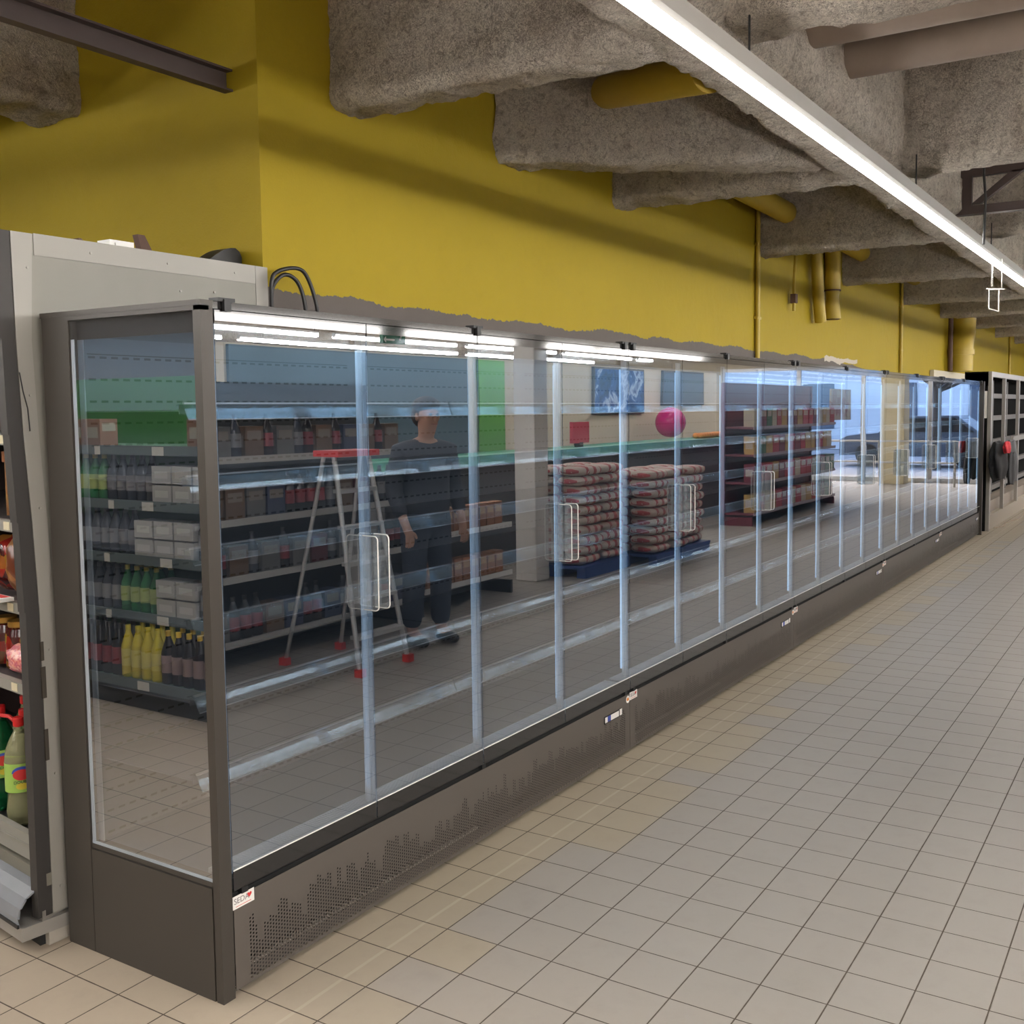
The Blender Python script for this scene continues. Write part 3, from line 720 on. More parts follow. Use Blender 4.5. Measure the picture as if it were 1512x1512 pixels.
bag('snack_bag', .12, .12, 1.092, .10, .18, .12, M['brown'], 'brown crisps bag standing next to the white side panel')
bag('snack_bag', .24, .10, 1.092, .12, .21, .12, printed('orange_top_bag', [(.30,.12,.03),(.24,.09,.025),(.12,.03,.012)], 12), 'orange and brown snack bag standing on the middle shelf')  # orange print also carries the case's dimness in its colours
bag('snack_bag', .40, .12, 1.092, .12, .19, .12, M['jar'], 'dark red snack bag farther along the middle shelf')
o = MB().box(0,0,0,.10,.07,.012).build('sweet_packet', [M['label']]); o.location = fw_(.16,.012,1.093); o.rotation_euler = (.0,0,ang); tag(o, 'flat white and red packet lying at the shelf edge', 'packet')
MB().box(.02,.004,.0121,.09,.03,.0128).build('printed_band', M['red'], o)
for k, s in enumerate((.15, .26, .37, .49)):
    t = thing('preserve_jar', 'red-labelled jar %s' % ['next to the white side panel, above the sweets bag','second along the shelf above the sweets bag','third along the shelf above the sweets bag','at the photo edge above the sweets bag'][k], 'jar', fw_(s, .12, .83 if k > 3 else .828), 0)
    t.location.z = .828
    if k == 0: t.location = fw_(s, .22, .828)
    MB().lathe([(0,0),(.046,0),(.05,.01),(.05,.11),(.044,.135),(.036,.14)], seg=20).build('jar_body', M['jar'], t)
    MB().lathe([(.038,.14),(.04,.142),(.04,.16),(0,.162)], seg=20).build('lid', plain('gold_lid', (.45,.25,.05), .35, .6), t)
for k, s in enumerate((.13, .24, .36)):
    t = thing('pasta_pack', 'amber pack of long pasta %s' % ['nearest the white side panel','in the middle of three upright packs','at the photo edge, third upright pack'][k], 'pack', fw_(s, .14, 1.353), 0)
    m = MB()
    for q in range(7): m.tube([(-.045+.015*q, 0, 0), (-.045+.015*q, 0, .19+.01*(q%2))], .009, seg=8)
    m.build('pasta', M['amber'], t)
    MB().box(-.055,-.014,.18,.055,.014,.215).build('pack_top', plain('brown_pack_top', (.35,.14,.06), .4), t)
for k, s in enumerate((.14, .27, .41)):  # wraps coloured near black in place of shade on this shelf
    bag('snack_bag', s, .16, 1.63, .11, .20, .10, plain('shadow_black_wrap', (.016,.006,.006), .45), 'bag with shadow painted into its near black wrap on the upper shelf, %s' % ['nearest the white panel','second along','third along'][k])
# one white package on the top shelf rail level is only the rail itself

# ------------------------------------------------------------------ second cabinet, far right
t = thing('glass_door_cabinet', 'tall empty pale-framed cabinet beyond the refrigerator bank', 'refrigerator', (13.0, -.05, 0))
MB().box(0, .05, 0, .06, .33, 2.12).box(0,.04,1.95,.06,.34,2.14).build('end_panel', M['matte'], t)
MB().box(-.003, .052, 1.52, 0, .10, 1.88).build('end_label', M['label'], t)
fm = plain('pale_grey_frame', (.36,.34,.31), .4, .3); bi = plain('beige_inner_frame', (.30,.25,.20), .5); gi = plain('grey_inner_rail', (.14,.13,.12), .5)
MB().box(0, 0, 0, .10, .045, 2.14).box(.1, 0, 2.07, 9.9, .05, 2.14).build('frame', fm, t)
MB().box(.06, .02, .0, 9.9, .33, .20).build('base', plain('beige_base', (.36,.31,.245), .5), t)
MB().box(.06, .05, 2.07, 9.9, .34, 2.125).build('roof', M['matte'], t)
MB().box(.06, .30, .2, 9.9, .34, 2.07).build('back_panel', M['matte'], t)
MB().box(.06, .08, .2, 9.9, .30, .36).build('inner_base', bi, t)
x = 1.27
while x < 9.9:
    MB().box(x-.04, 0, .2, x+.04, .045, 2.07).build('door_post', fm, t); x += 1.42
x = .40
while x < 9.9:
    MB().box(x-.05, .25, .36, x+.05, .30, 2.06).build('inner_upright', bi if x < 1 else gi, t); x += 1.42
for z in (.46, .78, 1.15, 1.50, 1.83):
    MB().box(.06, .24, z-.035, 9.9, .30, z+.035).build('inner_rail', gi, t)
o = MB().box(14.75, -.10, 1.16, 19.5, -.065, 1.23).build('long_board', M['white_edge']); o.rotation_euler = (0, 0, 0); tag(o, 'long white board fixed across the far cabinet front', 'board')
# cream ledge behind the bank end
tag(MB().box(13.25, .74, 0, 17.0, .79, 2.19).build('cream_cover_panel', plain('cream_cover', (.56,.50,.38), .5)), 'cream cover panel on the wall between the bank and the far cabinet', 'panel')
# jacket
def cloth_blob(name, cx, cy, cz, w, d, h, mat, parent, sd, lean=0):
    vs = []; nu, nv = 26, 18; m = MB()
    for j in range(nv+1):
        v = j/nv
        for i in range(nu):
            a = 2*PI*i/nu
            prof = (.42+.58*math.sin(PI*(.12+.80*v))**.8)
            fold = 1+.20*math.sin(5*a+sd+3*v)+.12*noise.noise(Vector((math.cos(a)*2, math.sin(a)*2, v*5+sd)))
            vs.append((cx+.5*w*prof*fold*math.cos(a)+lean*(v-.5), cy+.5*d*prof*fold*math.sin(a), cz+(v-.5)*h*(1+.05*math.sin(3*a))))
    m.add(vs, [(j*nu+i, j*nu+(i+1)%nu, (j+1)*nu+(i+1)%nu, (j+1)*nu+i) for j in range(nv) for i in range(nu)], 0, True)
    m.add(vs[:nu], [tuple(range(nu))[::-1]]); m.add(vs[-nu:], [tuple(range(nu))])
    return m.build(name, mat, parent)
j = thing('hanging_jacket', 'black and grey work jacket with red lining hung on the far cabinet', 'jacket', (13.62, -.17, .98))
cloth_blob('jacket_body', -.57, .02, -.02, .80, .18, .48, plain('black_fabric', (.02,.02,.022), .85), j, 1)
cloth_blob('sleeve', .22, -.04, -.06, .34, .14, .56, plain('grey_fabric', (.16,.16,.165), .85), j, 3, lean=-.22)
cloth_blob('sleeve', -.30, -.11, -.14, .22, .10, .42, plain('charcoal_fabric', (.075,.075,.08), .85), j, 5, lean=.12)
cloth_blob('lining', -.78, -.11, .16, .34, .08, .15, plain('red_lining', (.55,.03,.04), .7), j, 2)
pipe('floor_cable', [(13.4,-.06,.006),(13.7,-.14,.006),(14.2,-.1,.006),(14.9,-.2,.006),(16,-.13,.006),(18,-.2,.006)], .006, plain('beige_cable', (.35,.27,.2), .6), 'thin cable snaking on the floor before the far cabinet', 'cable')

# ------------------------------------------------------------------ across the aisle (seen in the glass)
def shade(c, k): return tuple(x*k for x in c)
dk = plain('dark_gondola', (.035,.038,.042), .5); dgreen = plain('dark_green_gondola', (.02,.06,.035), .5)
def P_bottle(body, cap, lab, h=.30, r=.042):
    m = MB().lathe([(0,0),(r*.9,0),(r,.01),(r,h*.22),(r,h*.55),(r*.95,h*.62),(r*.4,h*.85),(r*.33,h*.9),(r*.36,h*.9),(r*.36,h),(0,h)], seg=12, mats=[0,0,0,2,0,0,0,1,1,1])
    return m, [body, cap, lab]
PAL = {
 'dark_cola': ((.012,.010,.012), (.02,.02,.02), (.22,.03,.04)),
 'yellow_oil': ((.55,.46,.05), (.5,.42,.04), (.62,.55,.15)),
 'gold_cap_dark': ((.015,.012,.015), (.55,.38,.04), (.30,.22,.22)),
 'green_juice': ((.02,.14,.05), (.45,.40,.08), (.35,.42,.15)),
 'slate_drink': ((.03,.035,.05), (.05,.05,.06), (.20,.20,.22)),
}
protos = {}
def proto_bottle(kind, h=.30):
    key = (kind, h)
    if key not in protos:
        b, c, l = PAL[kind]
        m, _ = P_bottle(None, None, None, h)
        o = m.build('drink_bottle', [plain(kind+'_body', b, .12), plain(kind+'_cap', c, .35), plain(kind+'_label', l, .45)])
        protos[key] = [o, False]
    return protos[key]
def proto_box(kind, col, w, d, h, col2=None, name='grocery_box'):
    key = (kind, w, h)
    if key not in protos:
        m = MB().box(0,0,0,w,d,h).box(w*.12,-.001,h*.55,w*.88,d+.001,h*.85,1).box(-.001,d*.15,h*.3,w+.001,d*.85,h*.7,1)
        o = m.build(name, [plain(kind, col, .5), plain(kind+'_print', col2 or (.6,.58,.5), .5)])
        protos[key] = [o, False]
    return protos[key]
def put(pr, loc, rz, label, cat, group):
    o, used = pr
    if used: o = o.copy(); C.objects.link(o)
    pr[1] = True
    o.location = loc; o.rotation_euler = (0,0,rz); return tag(o, label, cat, group)
def gondola(name, label, x0, x1, yf, depth, zs, mat, rail, group=None, sign=-1, hback=1.9, end=True):
    """shelving whose front edge is at y=yf and which extends to y=yf+sign*depth"""
    t = thing(name, label, 'shelving', (x0, yf, 0), 0, group); L = x1-x0; D = sign*depth
    ya, yb = sorted((D, D-sign*.03)); MB().box(0, ya, 0, L, yb, hback).build('back_panel', mat, t)
    for z in zs:
        ya, yb = sorted((sign*.015, D)); s = MB().box(0, ya, z-.03, L, yb, z).build('shelf', mat, t)
        ya, yb = sorted((0, sign*.014)); MB().box(0, ya, z-.04, L, yb, z+.005).build('price_rail', rail, s)
    if end:
        ya, yb = sorted((sign*.02, D)); 
        for a in (-.03, L): MB().box(a, ya, 0, a+.03, yb, .12).box(a, yb-.06 if sign>0 else ya, 0, a+.03, yb if sign>0 else ya+.06, hback).build('upright', mat, t)
    return t
# dark gondola facing the bank
zsA = (.20, .62, 1.0, 1.40)
gondola('gondola_shelving', 'dark gondola of groceries facing the refrigerators, seen reflected near the handles', 1.6, 4.5, -2.95, .5, zsA, dk, plain('grey_rail', (.42,.40,.38), .5))
kinds = list(PAL)
for z in zsA:
    x = 1.66
    while x < 4.42:
        k = random.random()
        if k < .5:
            put(proto_bottle(random.choice(['dark_cola','slate_drink']), .28), (x+.04, -3.02, z), 0, 'dark bottle on the gondola facing the refrigerators, seen only reflected', 'bottle', 'dark bottles on the facing gondola'); x += .10
        else:
            cc = random.choice([('maroon_box',(.10,.02,.03)),('navy_box',(.03,.04,.09)),('brown_box',(.12,.07,.04)),('grey_box',(.12,.12,.12))])
            put(proto_box(cc[0], cc[1], .16, .12, .2, (.22,.19,.17)), (x, -3.11, z), 0, 'dark %s on the gondola facing the refrigerators' % cc[0].replace('_',' '), 'box', 'dark %ses on the facing gondola' % cc[0].replace('_',' ')); x += .18
# white-railed shelf
gondola('wire_shelving', 'low white-fronted shelving with twisted black trim left of the white column', 4.72, 6.0, -2.98, .45, (.22,.66,), dk, plain('white_rail', (.68,.65,.62), .5), hback=1.1)
for z in (.22, .66):
    x = 4.78
    while x < 5.9:
        put(proto_box('amber_jar_box', (.30,.12,.05), .11, .10, .2, (.45,.25,.1)), (x, -3.11, z), 0, 'amber box on the low white-fronted shelving', 'box', 'amber boxes on the low shelving'); x += .125
tag(MB().box(6.62,-3.35,0,6.86,-3.11,3.0).build('column', plain('white_column', (.60,.56,.52), .5), bevel=.01), 'square white column in the shop, seen reflected beside the food sacks', 'column', kind='structure')
# sacks of food on two pallets
sk = MB()
nu, nv = 14, 8; vs = []
for jj in range(nv+1):
    v = jj/nv
    for i in range(nu):
        a = 2*PI*i/nu; e = math.sin(PI*v)**.45 if 0 < v < 1 else .15
        vs.append((.24*e**.3*math.copysign(abs(math.cos(a))**.5, math.cos(a)), .16*e**.3*math.copysign(abs(math.sin(a))**.5, math.sin(a)), .0+.10*v))
fs = [(jj*nu+i, jj*nu+(i+1)%nu, (jj+1)*nu+(i+1)%nu, (jj+1)*nu+i) for jj in range(nv) for i in range(nu)]
for f in fs:
    i = f[0] % nu
    sk.add([], []); 
sk.add(vs, fs, 0, True); sk.add(vs[:nu], [tuple(range(nu))[::-1]]); sk.add(vs[-nu:], [tuple(range(nu))])
def mat_sack():
    t = NT('food_sack_print'); p = t.obj(); s = t.n('SeparateXYZ', None, Vector=p)
    fx = t.math('FRACT', t.math('MULTIPLY', s.outputs[0], 7.0))
    st = t.math('MULTIPLY', t.math('LESS_THAN', fx, .42), t.math('GREATER_THAN', t.noise(p, 24, 2).outputs[0], .42))
    return t.done(t.pbsdf(t.mix(st, (.62,.55,.48), (.42,.04,.05)), .5))
so = sk.build('food_sack', mat_sack()); so_used = False
def sack(x, y, z, rz, label, group):
    global so_used
    o = so if not so_used else so.copy()
    if so_used: C.objects.link(o)
    so_used = True; o.location = (x, y, z); o.rotation_euler = (0, 0, rz); tag(o, label, 'sack', group)
for px, py, nx, ny, nz, lab in ((7.25, -3.30, 2, 2, 10, 'nearer'), (8.35, -3.05, 3, 2, 9, 'farther')):
    t = thing('pallet', 'blue pallet under the %s stack of food sacks' % lab, 'pallet', (px, py, 0))
    bl = plain('blue_pallet', (.02,.06,.22), .6)
    for yy in (-.16, .16, .48): MB().box(-.25, yy-.05, 0, nx*.49-.25, yy+.05, .09).build('skid', bl, t)
    MB().box(-.27, -.2, .09, nx*.49-.23, .2+.33*(ny-1), .12).build('deck_boards', bl, t)
    for k in range(nz):
        for a in range(nx):
            for b_ in range(ny):
                sack(px+a*.49+random.uniform(-.02,.02), py+b_*.33+random.uniform(-.015,.015), .12+.1*k, random.uniform(-.06,.06),
                     'white and red food sack in the %s pallet stack' % lab, 'food sacks on the %s pallet' % lab)
# long green-edged counter with produce, back partition with screens
t = thing('service_counter', 'long dark service counter with a green front edge, seen reflected', 'counter', (5.6, -4.0, 0))
MB().box(0,-.6,0,9,-.02,1.12).build('counter_body', plain('counter_dark', (.06,.065,.07), .4), t)
MB().box(0,-.62,1.12,9,0,1.22).build('green_edge', plain('counter_green', (.03,.22,.13), .4), t)
ok = MB().ball((0,0,.045), .05, nu=12, nv=8).build('orange', plain('orange_skin', (.75,.26,.03), .45)); used = False
for k in range(26):
    o = ok if k == 0 else ok.copy()
    if k: C.objects.link(o)
    row = k//13; q = k % 13
    o.location = (13.1+q*.1-row*.0, -4.15-row*.1, 1.22+.0); tag(o, 'orange lying in rows on the green-edged counter', 'orange', 'oranges on the service counter')
t = thing('cash_screen', 'red-backed till screen standing on the green-edged counter', 'till', (9.3, -4.25, 1.22))
MB().box(0,-.05,.05,.42,0,.32).build('screen_back', plain('till_red', (.55,.05,.08), .4), t)
MB().box(.16,-.08,0,.26,.0,.06).build('stand', M['inner_black'], t)
def screen(x, z, w, h, label, pic):
    t = thing('wall_screen', label, 'screen', (x, -5.6, z))
    MB().box(0,.0,0,w,.05,h).build('bezel', M['inner_black'], t)
    MB().box(.03,.05,.03,w-.03,.053,h-.03).build('display', pic, t)
tt = NT('blue_white_picture'); v = tt.noise(tt.obj(), 3.2, 3, .6, .5).outputs[0]
pic = tt.done(tt.n('Emission', None, Color=tt.ramp(v, [(.35,(.01,.03,.10)),(.52,(.05,.14,.40)),(.60,(.6,.7,.9)),(.7,(.05,.1,.3))]), Strength=.8))
screen(12.2, 1.62, 1.75, .72, 'wall screen with a blue and white picture on the partition', pic)
screen(14.7, 1.75, 1.75, .60, 'switched-off dark wall screen on the partition', plain('screen_off', (.03,.04,.06), .15))
tag(MB().ball((14.25,-5.2,1.46), .26, nu=20, nv=14).build('balloon', plain('balloon_magenta', (.55,.02,.18), .2)), 'round magenta balloon below the wall screens', 'balloon')
# crisp and sweets gondola
zsC = (.18, .62, 1.02, 1.42)
gondola('sweets_gondola', 'tall red-stocked gondola of snacks in the far reflection', 12.2, 16.2, -2.95, .5, zsC, plain('red_gondola', (.16,.03,.05), .5), plain('mauve_rail', (.35,.28,.33), .5), hback=2.05)
for z in zsC:
    x = 12.25; 
    while x < 16.0:
        cc = random.choice([('red_snack_box',(.42,.03,.05)),('maroon_snack_box',(.18,.02,.04)),('green_snack_box',(.06,.14,.05)),('gold_snack_box',(.45,.28,.08)),('cream_snack_box',(.5,.44,.34))])
        w = random.choice((.2,.26)); put(proto_box(cc[0], cc[1], w, .16, .26, (.5,.42,.36)), (x, -3.13, z), 0, '%s on the tall red gondola' % cc[0].replace('_',' '), 'box', '%ses on the tall red gondola' % cc[0].replace('_',' ')); x += w+.02
tag(MB().box(16.3,-3.1,1.45,17.5,-3.06,2.0).build('poster_board', printed('cream_poster', [(.55,.48,.35),(.6,.53,.4),(.35,.10,.07),(.55,.48,.35)], 6)), 'cream poster board hanging at the end of the red gondola', 'poster')
# green drinks gondola, mirrored in the end glass
t = thing('drinks_gondola', 'green gondola of drinks left of the refrigerator end, seen reflected in the end glass', 'shelving', (-1.8, 1.95, 0))
MB().box(-.62, 0, 0, -.59, 4.6, 1.35).box(-.62,0,1.35,-.59,4.6,1.92).build('back_panel', plain('leaf_green_sheet', (.03,.13,.03), .5), t)
zB = (.17, .52, .86, 1.18, 1.50)
rl = plain('slate_rail', (.10,.13,.14), .45)
for i, z in enumerate(zB):
    fx = 0 if i == 0 else -.14
    s = MB().box(-.6, 0, z-.04, fx-.015, 4.6, z).build('shelf', plain('green_shelf', (.04,.12,.07), .5), t)
    MB().box(fx-.014, 0, z-.05, fx, 4.6, z+.006).build('price_rail', rl, s)
    for q in range(9):
        if random.random() < .7: 
            y = .15+q*.5+random.random()*.2; MB().box(fx, y, z-.05, fx+.002, y+.05+.05*(q%2), z+.0).build('price_ticket', M['label'], s)
MB().box(-.58, 0.02, 0, -.03, 4.58, .12).build('base', M['inner_black'], t)
lineup = {0: [('gold_cap_dark',7),('yellow_oil',4),('dark_cola',7),('slate_drink',30)], 1: [('slate_drink',5),('white_pack',2),('green_juice',4),('slate_drink',4),('dark_cola',30)],
          2: [('slate_drink',5),('white_pack',3),('slate_drink',12),('dark_cola',30)], 3: [('slate_drink',3),('white_pack',3),('slate_drink',5),('green_juice',30)], 4: [('grocery',3),('green_board',5),('grocery',30)]}
for i, z in enumerate(zB):
    y = 2.0; xf = -1.86 if i == 0 else -2.0
    for kind, cnt in lineup[i]:
        for q in range(cnt):
            if y > 4.9: break
            if kind == 'white_pack':
                for lv in range(2): put(proto_box('shrink_pack', (.42,.42,.42), .12, .16, .10, (.6,.6,.6)), (xf-.07, y, z+.11*lv), 0, 'white wrapped pack stacked on the green drinks gondola', 'pack', 'white packs on the drinks gondola')
                y += .175
            elif kind == 'grocery': 
                put(proto_box('mixed_grocery', (.18,.10,.07), .12, .14, .16, (.30,.30,.26)), (xf-.07, y, z), 0, 'small grocery box on top of the green drinks gondola', 'box', 'grocery boxes on the drinks gondola'); y += .16
            elif kind == 'green_board': y += .15
            else:
                for row in range(2 if i < 2 else 1):
                    put(proto_bottle(kind, .27 if i else .30), (xf-.1*row, y+.04, z), 0, '%s bottle on the %s shelf of the green drinks gondola' % (kind.replace('_',' '), ['bottom','second','third','fourth','top'][i]), 'bottle', '%s bottles on the %s shelf of the drinks gondola' % (kind.replace('_',' '), ['bottom','second','third','fourth','top'][i]))
                y += .088
# exit sign
XS = 1
t = thing('exit_sign', 'small green exit sign with running figure and arrow, seen reflected near the door top', 'sign', (3.75, -2.55, 2.17))
MB().box(0,-.03,0,.24,0,.12).build('sign_body', plain('sign_green', (.02,.16,.09), .4), t)
m = MB().box(.03,.0,.02,.12,.003,.032).prism([(.03,.005),(.03,.047),(.005,.026)], 0, .003, 'y').box(.15,0,.055,.16,.003,.10).tube([(.175,.002,.03),(.19,.002,.05),(.18,.002,.08),(.2,.002,.09)], .006, seg=6).ball((.188,.002,.103), .009)
m.build('pictogram', M['label'], t)
split('hanger', [MB().tube([(q,-.015,.12),(q,-.015,.75)], .003, seg=6) for q in (.03,.21)], M['blackcable'], t)
# step ladder
t = thing('step_ladder', 'aluminium step ladder with red feet and cap standing in the aisle', 'ladder', (3.25, -2.45, 0))
al = M['alu']; rd = plain('red_plastic', (.6,.03,.03), .4)
top = 1.40
for sx in (-.22, .22):
    MB().tube([(sx*1.1,.28,0), (sx*.75,.03,top)], .017, seg=8).build('front_rail', al, t)
    MB().tube([(sx*1.2,-.36,0), (sx*.8,-.05,top)], .014, seg=8).build('rear_rail', al, t)
    MB().box(sx*1.1-.025,.25,0,sx*1.1+.025,.31,.05).build('foot', rd, t); MB().box(sx*1.2-.025,-.39,0,sx*1.2+.025,-.33,.05).build('foot', rd, t)
for k in range(1, 6):
    z = k*.235; f = z/top; w = .24-.08*f; y = .28-.25*f
    MB().box(-w, y-.05, z-.012, w, y+.03, z+.012).build('step', al, t)
MB().box(-.2,-.12,top,.2,.10,top+.04).build('top_cap', rd, t)

# ------------------------------------------------------------------ worker (seen reflected)
def skin_obj(name, verts, edges, radii, mat, parent, root=0, sub=2):
    me = bpy.data.meshes.new(name); me.from_pydata(verts, edges, []); me.materials.append(mat)
    o = bpy.data.objects.new(name, me); C.objects.link(o); o.parent = parent
    s = o.modifiers.new('skin', 'SKIN'); s.use_smooth_shade = True
    lay = me.skin_vertices[0] if len(me.skin_vertices) else None
    if lay is None:
        bm = bmesh.new(); bm.from_mesh(me); bm.verts.layers.skin.verify(); bm.to_mesh(me); bm.free(); lay = me.skin_vertices[0]
    for i, r_ in enumerate(radii): lay.data[i].radius = (r_, r_) if not isinstance(r_, tuple) else r_
    for i in range(len(radii)): lay.data[i].use_root = (i == root)
    m = o.modifiers.new('sub', 'SUBSURF'); m.levels = sub; m.render_levels = sub
    return o
# local axes: person faces +y (towards the refrigerators), turned a little to the ladder
pr = thing('person', 'person in dark navy jacket and trousers standing by the step ladder, head lowered', 'person', (4.0, -2.40, 0), .35)
skinm = plain('skin_tone', (.48, .27, .19), .5)
V = [(0,0,.95), (0,.0,1.10),(0,0,1.28),(0,0,1.42),(0,.02,1.50),(0,.045,1.58),(0,.06,1.66),(0,.05,1.73)]
Rr = [(.12,.09),(.12,.085),(.14,.095),(.11,.08),(.055,.055),(.07,.08),(.08,.10),(.06,.075)]
Ed = [(i,i+1) for i in range(7)]
for s in (-1, 1):
    b0 = len(V); V += [(s*.09,0,.88),(s*.11,.02,.50),(s*.12,-.02,.10),(s*.125,.10,.045)]; Rr += [.095,.062,.045,.04]
    Ed += [(0,b0),(b0,b0+1),(b0+1,b0+2),(b0+2,b0+3)]
    b0 = len(V); V += [(s*.19,0,1.41),(s*.25,-.02,1.15),(s*.24,.10,.92),(s*.23,.15,.84)]; Rr += [.06,.046,.034,(.040,.022)]
    Ed += [(3,b0),(b0,b0+1),(b0+1,b0+2),(b0+2,b0+3)]
    for q in range(4):
        f0 = len(V); dx = (-.027+.018*q); V += [(s*.23+dx,.165,.80),(s*.23+dx,.165,.765-.005*(q in(1,2))),(s*.23+dx*.9,.15,.735-.006*(q in(1,2)))]
        Rr += [.0095,.0088,.0075]; Ed += [(b0+3,f0),(f0,f0+1),(f0+1,f0+2)]
    f0 = len(V); V += [(s*.23-s*.04,.165,.825),(s*.23-s*.05,.175,.79)]; Rr += [.011,.009]; Ed += [(b0+3,f0),(f0,f0+1)]
body = skin_obj('body', V, Ed, Rr, skinm, pr)
split('eye', [MB().ball((-.03,.142,1.665), .012), MB().ball((.03,.142,1.665), .012)], M['ink'], pr)
MB().ball((0,.155,1.635), .017, sc=(.8,1,1.3)).build('nose', skinm, pr)
MB().box(-.025,.142,1.595,.025,.150,1.602).build('mouth', plain('lip_tone', (.35,.12,.10), .5), pr)
split('ear', [MB().ball((-.088,.05,1.65), .022, sc=(.5,.9,1.4)), MB().ball((.088,.05,1.65), .022, sc=(.5,.9,1.4))], skinm, pr)
MB().ball((0,.035,1.735), .100, nu=18, nv=12, sc=(.95,1.08,.62)).ball((0,-.01,1.66), .092, nu=18, nv=12, sc=(.95,.9,1.0)).build('hair', plain('dark_hair', (.03,.02,.015), .7), pr)
navy = plain('navy_jacket', (.022,.028,.045), .8); trs = plain('navy_trousers', (.025,.035,.06), .85)
V = [(0,0,.84),(0,0,1.10),(0,0,1.28),(0,0,1.42),(0,.012,1.51)]; Rr = [(.215,.17),(.20,.155),(.20,.145),(.165,.12),(.085,.08)]; Ed = [(0,1),(1,2),(2,3),(3,4)]
for s in (-1, 1):
    b0 = len(V); V += [(s*.20,0,1.40),(s*.255,-.02,1.15),(s*.245,.09,.93)]; Rr += [.082,.068,.052]; Ed += [(3,b0),(b0,b0+1),(b0+1,b0+2)]
skin_obj('jacket', V, Ed, Rr, navy, pr)
V = [(0,0,.95),(0,0,1.06)]; Rr = [(.175,.135),(.165,.125)]; Ed = [(0,1)]
for s in (-1, 1):
    b0 = len(V); V += [(s*.095,0,.85),(s*.112,.02,.50),(s*.122,-.02,.11)]; Rr += [.118,.088,.075]; Ed += [(0,b0),(b0,b0+1),(b0+1,b0+2)]
skin_obj('trousers', V, Ed, Rr, trs, pr)
for s in (-1, 1):
    skin_obj('shoe', [(s*.125,-.05,.05),(s*.125,.06,.045),(s*.13,.19,.04)], [(0,1),(1,2)], [(.05,.045),(.052,.045),(.045,.035)], plain('black_shoe', (.015,.014,.014), .5), pr)

# ------------------------------------------------------------------ shop front windows at the far end
WX = 21.9
struct('wall_shopfront', MB().box(WX, -15, 2.62, WX+.2, -.9, 3.9).box(WX,-15,0,WX+.2,-7.4,2.62).box(WX,-.98,0,WX+.2,-.9,2.62), cream)
ys = [-1.0, -2.55, -4.0, -5.5, -7.4]
for i in range(4):
    f = MB(); a, b = ys[i+1], ys[i]
    f.box(WX+.05,a,0,WX+.12,a+.05,2.62).box(WX+.05,b-.05,0,WX+.12,b,2.62).box(WX+.05,a+.05,0,WX+.12,b-.05,.10).box(WX+.05,a+.05,2.54,WX+.12,b-.05,2.62)
    o = f.build('window_%d' % (i+1), M['alu']); o['kind'] = 'structure'
    MB().box(WX+.08, a+.05, .10, WX+.09, b-.05, 2.54).build('pane', M['window_glass'], o)
tag(MB().box(21.3,-3.45,0,21.8,-2.95,3.0).build('column', plain('yellow_white_column', (.66,.57,.36), .6), bevel=.01), 'pale yellow column before the shop front windows', 'column', kind='structure')
t = thing('queue_rail', 'low chrome queue rail before the shop windows', 'rail', (20.8, -6.4, 0))
MB().tube([(0,0,.95),(0,4.6,.95)], .02, seg=8).tube([(0,0,.5),(0,4.6,.5)], .02, seg=8).build('rail_bar', M['alu'], t)
for q in range(4): MB().tube([(0,q*1.53,0),(0,q*1.53,.97)], .025, seg=8).build('rail_post', M['alu'], t)
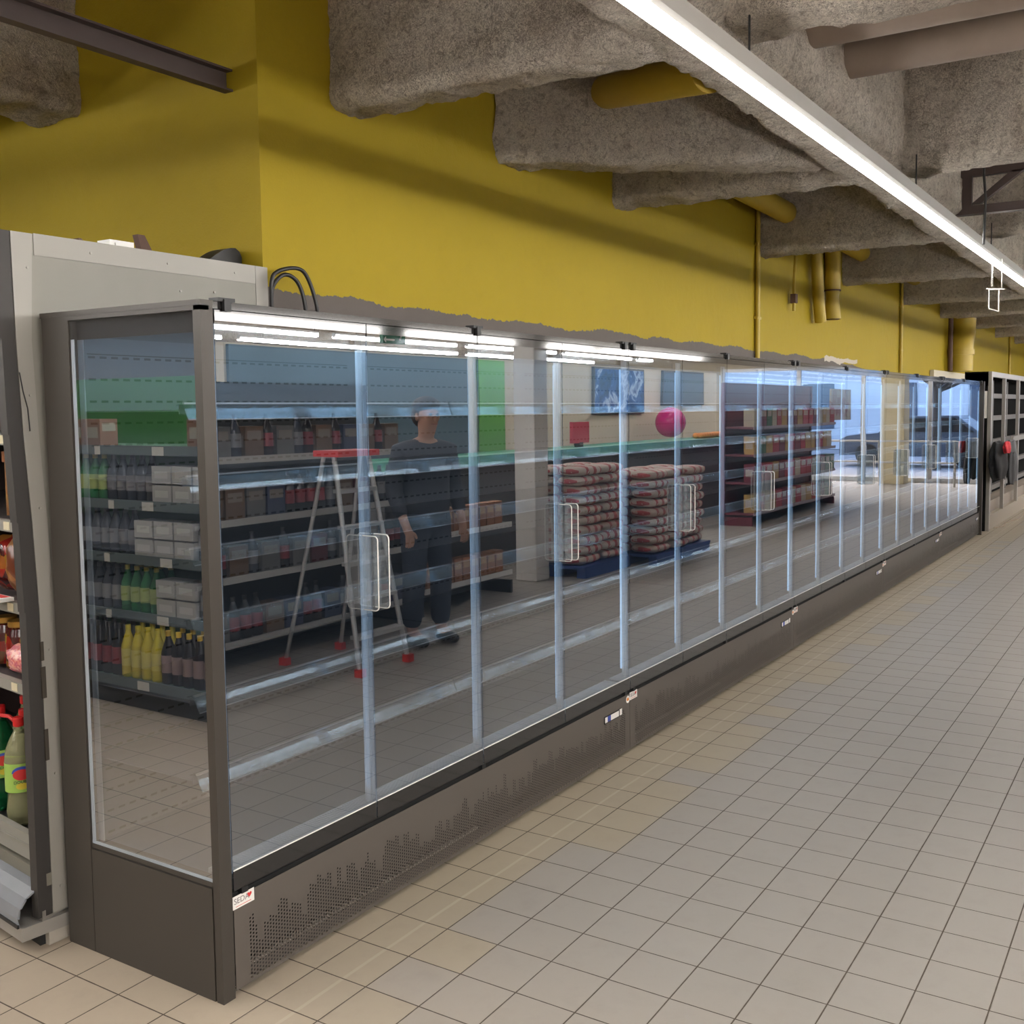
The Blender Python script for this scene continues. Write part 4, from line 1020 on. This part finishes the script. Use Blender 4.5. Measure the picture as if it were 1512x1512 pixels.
# outside
struct('street_ground', MB().box(24.3,-26,-.12,60,12,-.02).box(22.1,-26,-.12,24.3,-.9,-.02), plain('asphalt', (.30,.31,.33), .9))
b = thing('street_building', 'white terraced building across the street beyond the windows', 'building', (40, -22, 0))
MB().box(0,0,0,6,30,9).build('wall', plain('white_render', (.62,.66,.72), .8), b)
MB().box(-.3,0,9,6,30,9.4).build('cornice', plain('grey_cornice', (.35,.37,.4), .8), b)
for q in range(9):
    for z in (.8, 4.2, 6.8): MB().box(-.04, 1.2+q*3.2, z, .0, 2.5+q*3.2, z+1.8).build('window', plain('street_window', (.08,.11,.16), .1), b)
def car(x, y, col, label):
    t = thing('parked_car', label, 'car', (x, y, 0))
    pf = [(-2.1,.3),(-2.1,.75),(-1.9,.85),(-1.0,.95),(-.5,1.4),(1.1,1.42),(1.7,.95),(2.1,.85),(2.12,.35),(1.7,.28)]
    MB().prism(pf, -.85, .85, 'x').build('car_body', plain(col[0], col[1], .25, .2), t)
    gl = [(-.92,.97),(-.48,1.34),(1.05,1.36),(1.55,.97)]
    MB().prism(gl, -.87, .87, 'x').build('windows', M['inner_black'], t)
    for yy in (-1.3, 1.35):
        for xx in (-.88, .88): MB().tube([(xx-.08,yy,.32),(xx+.08,yy,.32)], .32, seg=16).build('wheel', M['inner_black'], t)
car(29, -4.2, ('car_blue_grey', (.10,.14,.20)), 'blue grey car parked outside the shop windows')
car(29, -9.5, ('car_silver', (.40,.42,.45)), 'silver car parked farther along outside the windows')
t = thing('street_tree', 'bare tree on the pavement beyond the shop windows', 'tree', (27, -3.4, 0))
m = MB().tube([(0,0,0),(0,0,2.2),(.1,.1,3)], [.14,.11,.09], seg=8)
for k in range(26):
    a = random.random()*2*PI; z = 2+random.random(); l = 1.2+random.random()*1.4
    m.tube([(0,0,z),(l*.5*math.cos(a),l*.5*math.sin(a),z+.5),(l*math.cos(a),l*math.sin(a),z+.6+random.random()*.8)], [.05,.03,.01], seg=5)
m.build('branches', plain('bark', (.10,.09,.08), .9), t)

# ------------------------------------------------------------------ daylight
w = bpy.data.worlds.new('world'); bpy.context.scene.world = w; w.use_nodes = True
nt = w.node_tree; bg = nt.nodes['Background']; sky = nt.nodes.new('ShaderNodeTexSky')
try: sky.sky_type = 'NISHITA'; sky.sun_disc = False; sky.sun_elevation = .6; sky.sun_rotation = 2.0; sky.dust_density = 3
except Exception: pass
nt.links.new(sky.outputs[0], bg.inputs[0]); bg.inputs[1].default_value = 1.15

sc = bpy.context.scene
sc.view_settings.view_transform = 'Standard'; sc.view_settings.look = 'None'
sc.view_settings.exposure = 0.0; sc.view_settings.gamma = 1; sc.view_settings.use_curve_mapping = False
sc.cycles.use_denoising = True
sc.cycles.max_bounces = 10; sc.cycles.transparent_max_bounces = 48; sc.cycles.glossy_bounces = 6
sc.cycles.diffuse_bounces = 5; sc.cycles.caustics_reflective = False; sc.cycles.caustics_refractive = False
sc.cycles.sample_clamp_indirect = 6
